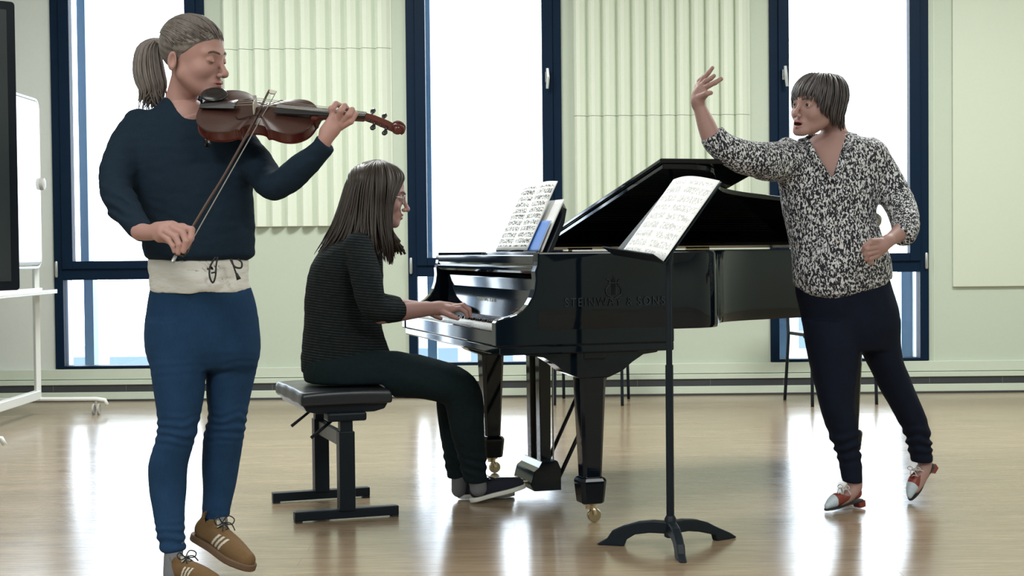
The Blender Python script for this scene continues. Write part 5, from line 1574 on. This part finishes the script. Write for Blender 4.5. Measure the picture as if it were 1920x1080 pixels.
fing = [pxc([(1644, 456, 5.565, .0110), (1630, 457, 5.545, .0100), (1622, 465, 5.54, .0088), (1617, 470, 5.55, .0074)]),
        pxc([(1642, 464, 5.560, .0110), (1627, 467, 5.538, .0102), (1622, 477, 5.545, .0090), (1630, 482, 5.56, .0078)]),
        pxc([(1642, 472, 5.562, .0108), (1628, 476, 5.540, .0100), (1624, 486, 5.548, .0086), (1632, 489, 5.565, .0076)]),
        pxc([(1643, 480, 5.568, .0098), (1632, 485, 5.548, .0088), (1630, 492, 5.555, .0078), (1637, 494, 5.57, .0068)]),
        pxc([(1650, 452, 5.57, .0120), (1634, 452, 5.55, .0105), (1620, 462, 5.538, .0082)])]
f2, al2 = hand_f([arm_l] + palm, fing); h2 = part_of(f2, al2, .004, .0023)
rb = rest_of_body([pxc([(1560, 350, 5.82, .09), (1565, 450, 5.83, .09), (1580, 560, 5.84, .10)]), pxc([(1490, 300, 5.76, .05), (1420, 300, 5.68, .04), (1370, 292, 5.62, .035), (1352, 282, 5.62, .03)]),
                   pxc([(1635, 290, 5.84, .05), (1672, 350, 5.82, .04), (1694, 400, 5.76, .035), (1694, 416, 5.70, .03)]),
                   pxc([(1555, 600, 5.82, .06), (1570, 760, 5.78, .035), (1597, 890, 5.76, .024)]), pxc([(1645, 600, 5.87, .06), (1685, 740, 5.90, .035), (1727, 850, 5.92, .022)])])
ft = [pxc([(1597, 880, 5.76, .034), (1603, 912, 5.755, .028), (1590, 930, 5.735, .025), (1568, 946, 5.71, .018)]), pxc([(1726, 845, 5.92, .034), (1734, 868, 5.925, .028), (1728, 892, 5.905, .025), (1717, 918, 5.885, .019)])]
pf = part_of(lambda P: np.minimum(chain(P, ft[0], .015), chain(P, ft[1], .015)), ft[0] + ft[1], .004, .0035)
join_parts('body', [hp, h1, h2, rb, pf], [M['skin3'], M['lip'], M['mouth']], tr)
eyes(H, tr, (.05, .98, .06)); brows(H, tr, M['brow'], .0026)
# short hair
HC3, HR3 = np.array((0, -.012, .033)), np.array((.083, .101, .092))
def cap3(P):
    q = H.loc(P)
    d = ell(q, HC3, HR3 - .002)
    d = smin(d, chain(q, [((0, -.060, .0), .066), ((0, -.078, -.050), .042), ((0, -.088, -.095), .024)], .02), .02)
    d = d + .0013 * np.sin(np.arctan2(q[:, 0], q[:, 1] + .02) * 60 + 3 * vnoise(q, 25))
    hl = np.where(q[:, 1] > .0, .045 - (.06 * np.clip((np.abs(q[:, 0]) - .045) / .02, 0, 1)), -.2)
    hl = np.where((q[:, 1] > -.030) & (q[:, 1] <= .03), np.minimum(-.030 + (q[:, 1] + .03) * 1.3, .1), hl)
    return smax(d, (hl - q[:, 2]) * .5, .006) * H.s
v, f = sdf_mesh(cap3, H.c - .17, H.c + .17, .0032)
hr = mesh_obj('hair', v, f, M['greyhair'], tr, True, None, True)
paths = []
for k in range(430):
    az = random.uniform(-math.pi, math.pi)          # 0 = forward
    top = np.array((random.uniform(-.02, .02), -.035 + random.uniform(-.02, .02), HC3[2] + HR3[2] * .985))
    af = abs(az)
    if az > 0 and 1.0 < af < 2.4: zend = -.012 - .012 * random.random()
    elif af < .75: zend = .020 + .006 * math.cos(az * 4) + (.010 * random.random() - .012)
    elif af < 1.25: zend = -.005 - (af - .75) * .09 - .010 * random.random()
    elif af < 2.0: zend = (-.062 if az < 0 else -.050) - .018 * random.random()
    else: zend = -.095 - .028 * random.random()
    sw = random.uniform(-.22, .22) - .14; wv = random.uniform(-.004, .007)
    pts = []; n_ = 13
    z0 = HC3[2] + HR3[2] * .97
    for i in range(n_):
        u = i / (n_ - 1)
        z = z0 + (zend - z0) * (u ** 1.25)
        el = math.sqrt(max(0, 1 - min(1, max(-.2, (z - HC3[2]) / HR3[2])) ** 2)) if z > HC3[2] else 1
        if z < HC3[2] - .0: el = max(.74, 1 - ((HC3[2] - z) / .17) ** 2 * .5)
        a_ = az + sw * math.sin(u * 3) * .6
        g_ = .003 + wv * u * 1.6 + .0025 * random.random()
        pts.append(H.w1(HC3[0] + math.sin(a_) * (HR3[0] + g_) * el + top[0] * (1 - u), HC3[1] + math.cos(a_) * (HR3[1] + g_ - (.006 if af < .9 else 0)) * el + (top[1] + .016) * (1 - u) ** 3 - max(0, -.025 - z) * .55, z + .002))
    paths.append(pts)
strands('hair_strands', paths, M['greyhair'], hr, .0032, 5)
fixc(tr)
# blouse
trow = px_rows([(562, 1535, 1575, 5.83, .10), (552, 1505, 1615, 5.83, .125), (540, 1492, 1655, 5.83, .136), (520, 1486, 1672, 5.83, .142), (480, 1483, 1668, 5.825, .138), (430, 1476, 1650, 5.82, .130), (395, 1468, 1643, 5.82, .128), (350, 1460, 1650, 5.82, .130), (310, 1462, 1658, 5.825, .118), (285, 1470, 1660, 5.83, .104), (268, 1490, 1645, 5.835, .088), (256, 1508, 1612, 5.835, .070), (248, 1520, 1600, 5.835, .058)])
arm1 = pxc([(1490, 302, 5.79, .080), (1440, 302, 5.70, .074), (1392, 294, 5.64, .064), (1354, 276, 5.615, .056), (1336, 254, 5.60, .046)])
arm2 = pxc([(1632, 288, 5.84, .066), (1668, 345, 5.83, .062), (1690, 392, 5.77, .060), (1697, 420, 5.71, .054), (1694, 440, 5.66, .046)])
va, vb, vcc = V(1514, 250, 5.70), V(1592, 250, 5.70), V(1560, 338, 5.70)
def tbl(P):
    d = zloft(P, trow, 0, .012)
    d = smin(d, chain(P, arm1, .02), .045); d = smin(d, chain(P, arm2, .02), .03)
    d = smin(d, np.linalg.norm(P - V(1475, 272, 5.79), axis=1) - .034, .02)
    d = d + wr(P, .006, 9, .7) + wr(P, .0035, 20, 1.4)
    # curved hem
    x = (P[:, 0] - V(1565, 550, 5.8)[0]); zh = V(1560, 564, 5.8)[2] + np.minimum(4.2 * np.maximum(np.abs(x - .02) - .05, 0) ** 2, .08)
    d = smax(d, zh - P[:, 2], .006)
    # open neck
    def sidef(a, b_):
        e = (b_[0] - a[0], b_[2] - a[2]); L_ = math.hypot(*e)
        return ((P[:, 0] - a[0]) * e[1] - (P[:, 2] - a[2]) * e[0]) / L_
    s1 = sidef(va, vcc); s2 = sidef(vb, vcc)
    wedge = np.maximum(s1 * 1.0, -s2 * 1.0) if True else 0
    d = smax(d, -np.maximum(np.maximum(wedge, P[:, 1] - 5.84), vcc[2] - P[:, 2]), .003)
    d = smax(d, -rcone(P, V(1552, 215, 5.80), V(1558, 262, 5.825), .075, .064), .004)
    for (px_, py_, Y_, qx, qy, qY) in ((1334, 250, 5.60, 1345, 268, 5.61), (1690, 446, 5.645, 1696, 428, 5.69)):
        c_ = V(px_, py_, Y_); n_ = c_ - V(qx, qy, qY); n_ /= np.linalg.norm(n_)
        d = np.where(np.linalg.norm(P - c_, axis=1) < .10, smax(d, (P - c_) @ n_, .004), d)
    return d
lo, hi = bounds(arm1 + arm2 + [(V(1570, 400, 5.82), .20)], .02); lo[2] = V(1560, 572, 5.8)[2] - .01; hi[2] = max(hi[2], V(1560, 235, 5.8)[2])
v, f = sdf_mesh(tbl, lo, hi, .0050)
mesh_obj('blouse', v, f, M['print'], tr, True, None, True)
# collar band and button placket
m = MB()
m.tube(catmull([V(1500, 262, 5.79), V(1513, 262, 5.735), V(1528, 290, 5.695), V(1545, 318, 5.688), V(1559, 339, 5.685)], 5), .010, 8, flat=.5)
m.tube(catmull([V(1603, 252, 5.80), V(1596, 262, 5.755), V(1588, 290, 5.705), V(1574, 318, 5.69), V(1560, 339, 5.685)], 5), .010, 8, flat=.5)
m.obj('collar', M['print'], tr, smooth=True, world=True)
for k in range(4):
    c_ = V(1560 + k * 3, 352 + k * 34, 5.70)
    q_ = np.stack((np.full(400, c_[0]), np.linspace(5.62, 5.78, 400), np.full(400, c_[2])), 1)
    c_[1] = q_[np.argmax(tbl(q_) < 0), 1] - .001
    m = MB(); m.lathe([(.002, -.003), (.0055, -.002), (.0055, .002)], tuple(c_), 12, 'y'); m.obj('button', M['cream'], tr, smooth=True, world=True)
# trousers
hip = px_rows([(500, 1500, 1660, 5.83, .105), (540, 1492, 1672, 5.835, .125), (580, 1500, 1684, 5.84, .130), (620, 1509, 1686, 5.845, .125), (655, 1515, 1680, 5.85, .10)])
l1 = px_rows([(600, 1504, 1606, 5.81, .100), (640, 1510, 1610, 5.80, .098), (700, 1522, 1606, 5.79, .086), (760, 1537, 1601, 5.78, .072), (802, 1550, 1608, 5.78, .066), (845, 1566, 1612, 5.775, .054), (870, 1573, 1615, 5.77, .050), (893, 1577, 1616, 5.765, .048), (904, 1580, 1616, 5.76, .046)])
l2 = px_rows([(600, 1606, 1686, 5.87, .098), (640, 1608, 1688, 5.875, .096), (680, 1626, 1694, 5.885, .086), (725, 1648, 1712, 5.90, .074), (760, 1668, 1727, 5.91, .068), (787, 1683, 1738, 5.915, .062), (815, 1696, 1744, 5.92, .054), (845, 1703, 1747, 5.92, .050), (866, 1710, 1748, 5.92, .047)])
def tjn(P):
    d = smin(zloft(P, l1, 0, .006), zloft(P, l2, 0, .006), .006)
    d = smin(d, zloft(P, hip, 0, .01), .015)
    z = P[:, 2]
    fo = np.exp(-((z - V(0, 850, 5.8)[2]) / .06) ** 2)
    return d + .0055 * np.sin(z * 150 + 4 * vnoise(P, 12)) * fo + wr(P, .003, 14, .7)
lo = np.array((V(1480, 600, 5.8)[0], 5.62, V(1600, 915, 5.8)[2])); hi = np.array((V(1765, 700, 5.9)[0], 6.05, V(1560, 490, 5.8)[2]))
v, f = sdf_mesh(tjn, lo, hi, .0050)
mesh_obj('trousers', v, f, M['blackjean'], tr, True, None, True)
def pump_m(q):
    mi = np.zeros(len(q), int); mi[(q[:, 1] < .048)] = 1; mi[(q[:, 1] < -.112) & (q[:, 2] > .04)] = 0; return mi
def openx(q, d):
    return smax(d, -ell(q, (0, -.035, .078), (.033, .070, .042)), .003)
def pump(heel, toe, up, lab):
    o, W3 = shoe('shoe', tr, heel, toe, up, .25, [M['pale'], M['red']], pump_m, M['rubber'], .007, .062, .86, openx, .60); o['label'] = lab
    m = MB(); m.prism([(-.030, -.030), (-.030, .004), (.018, .004), (.008, -.030)], -.024, .024, 'x')
    pts = [W3((q[0], q[1] - .100, q[2])) for q in m.v]; m.v = [tuple(p - np.array(tr.location)) for p in pts]
    m.obj('heel', M['red'], o, bevel=.003)
    m = MB()
    for (y, z) in ((.022, .048), (.002, .060)):
        m.tube([W3(p) for p in catmull([(-.026, y, z - .014), (0, y + .004, z + .006), (.026, y + .004, z - .014)], 4)], .0022, 5)
    y, z = -.022, .082
    m.tube([W3(p) for p in catmull([(-.030, y - .012, z - .030), (-.020, y, z - .004), (0, y + .004, z + .002), (.020, y, z - .004), (.030, y - .012, z - .030)], 4)], .0022, 5)
    for s in (-1, 1):
        m.tube([W3(p) for p in catmull([(0, y + .004, z + .002), (s * .022, y, z + .016), (s * .040, y + .004, z + .006), (s * .022, y + .010, z - .002), (0, y + .006, z + .002)], 4)], .0018, 5)
        m.tube([W3(p) for p in catmull([(0, y + .004, z + .002), (s * .012, y + .020, z + .006), (s * .020, y + .030, z - .020)], 4)], .0018, 5)
    l = m.obj('laces', M['lace'], o, smooth=True)
    for q_ in l.data.vertices: q_.co -= Vector(tr.location)
h_ = V(1618, 938, 5.77); h_[2] = .030; t_ = V(1541, 962, 5.66); t_[2] = .004
pump(h_, t_, (0, 0, 1), 'pale blue and red laced shoe planted on the floor')
h_ = V(1749, 868, 5.96); t_ = V(1703, 945, 5.86)
pump(h_, t_, (-.8, -.55, .55), 'pale blue and red laced shoe raised on its toe')
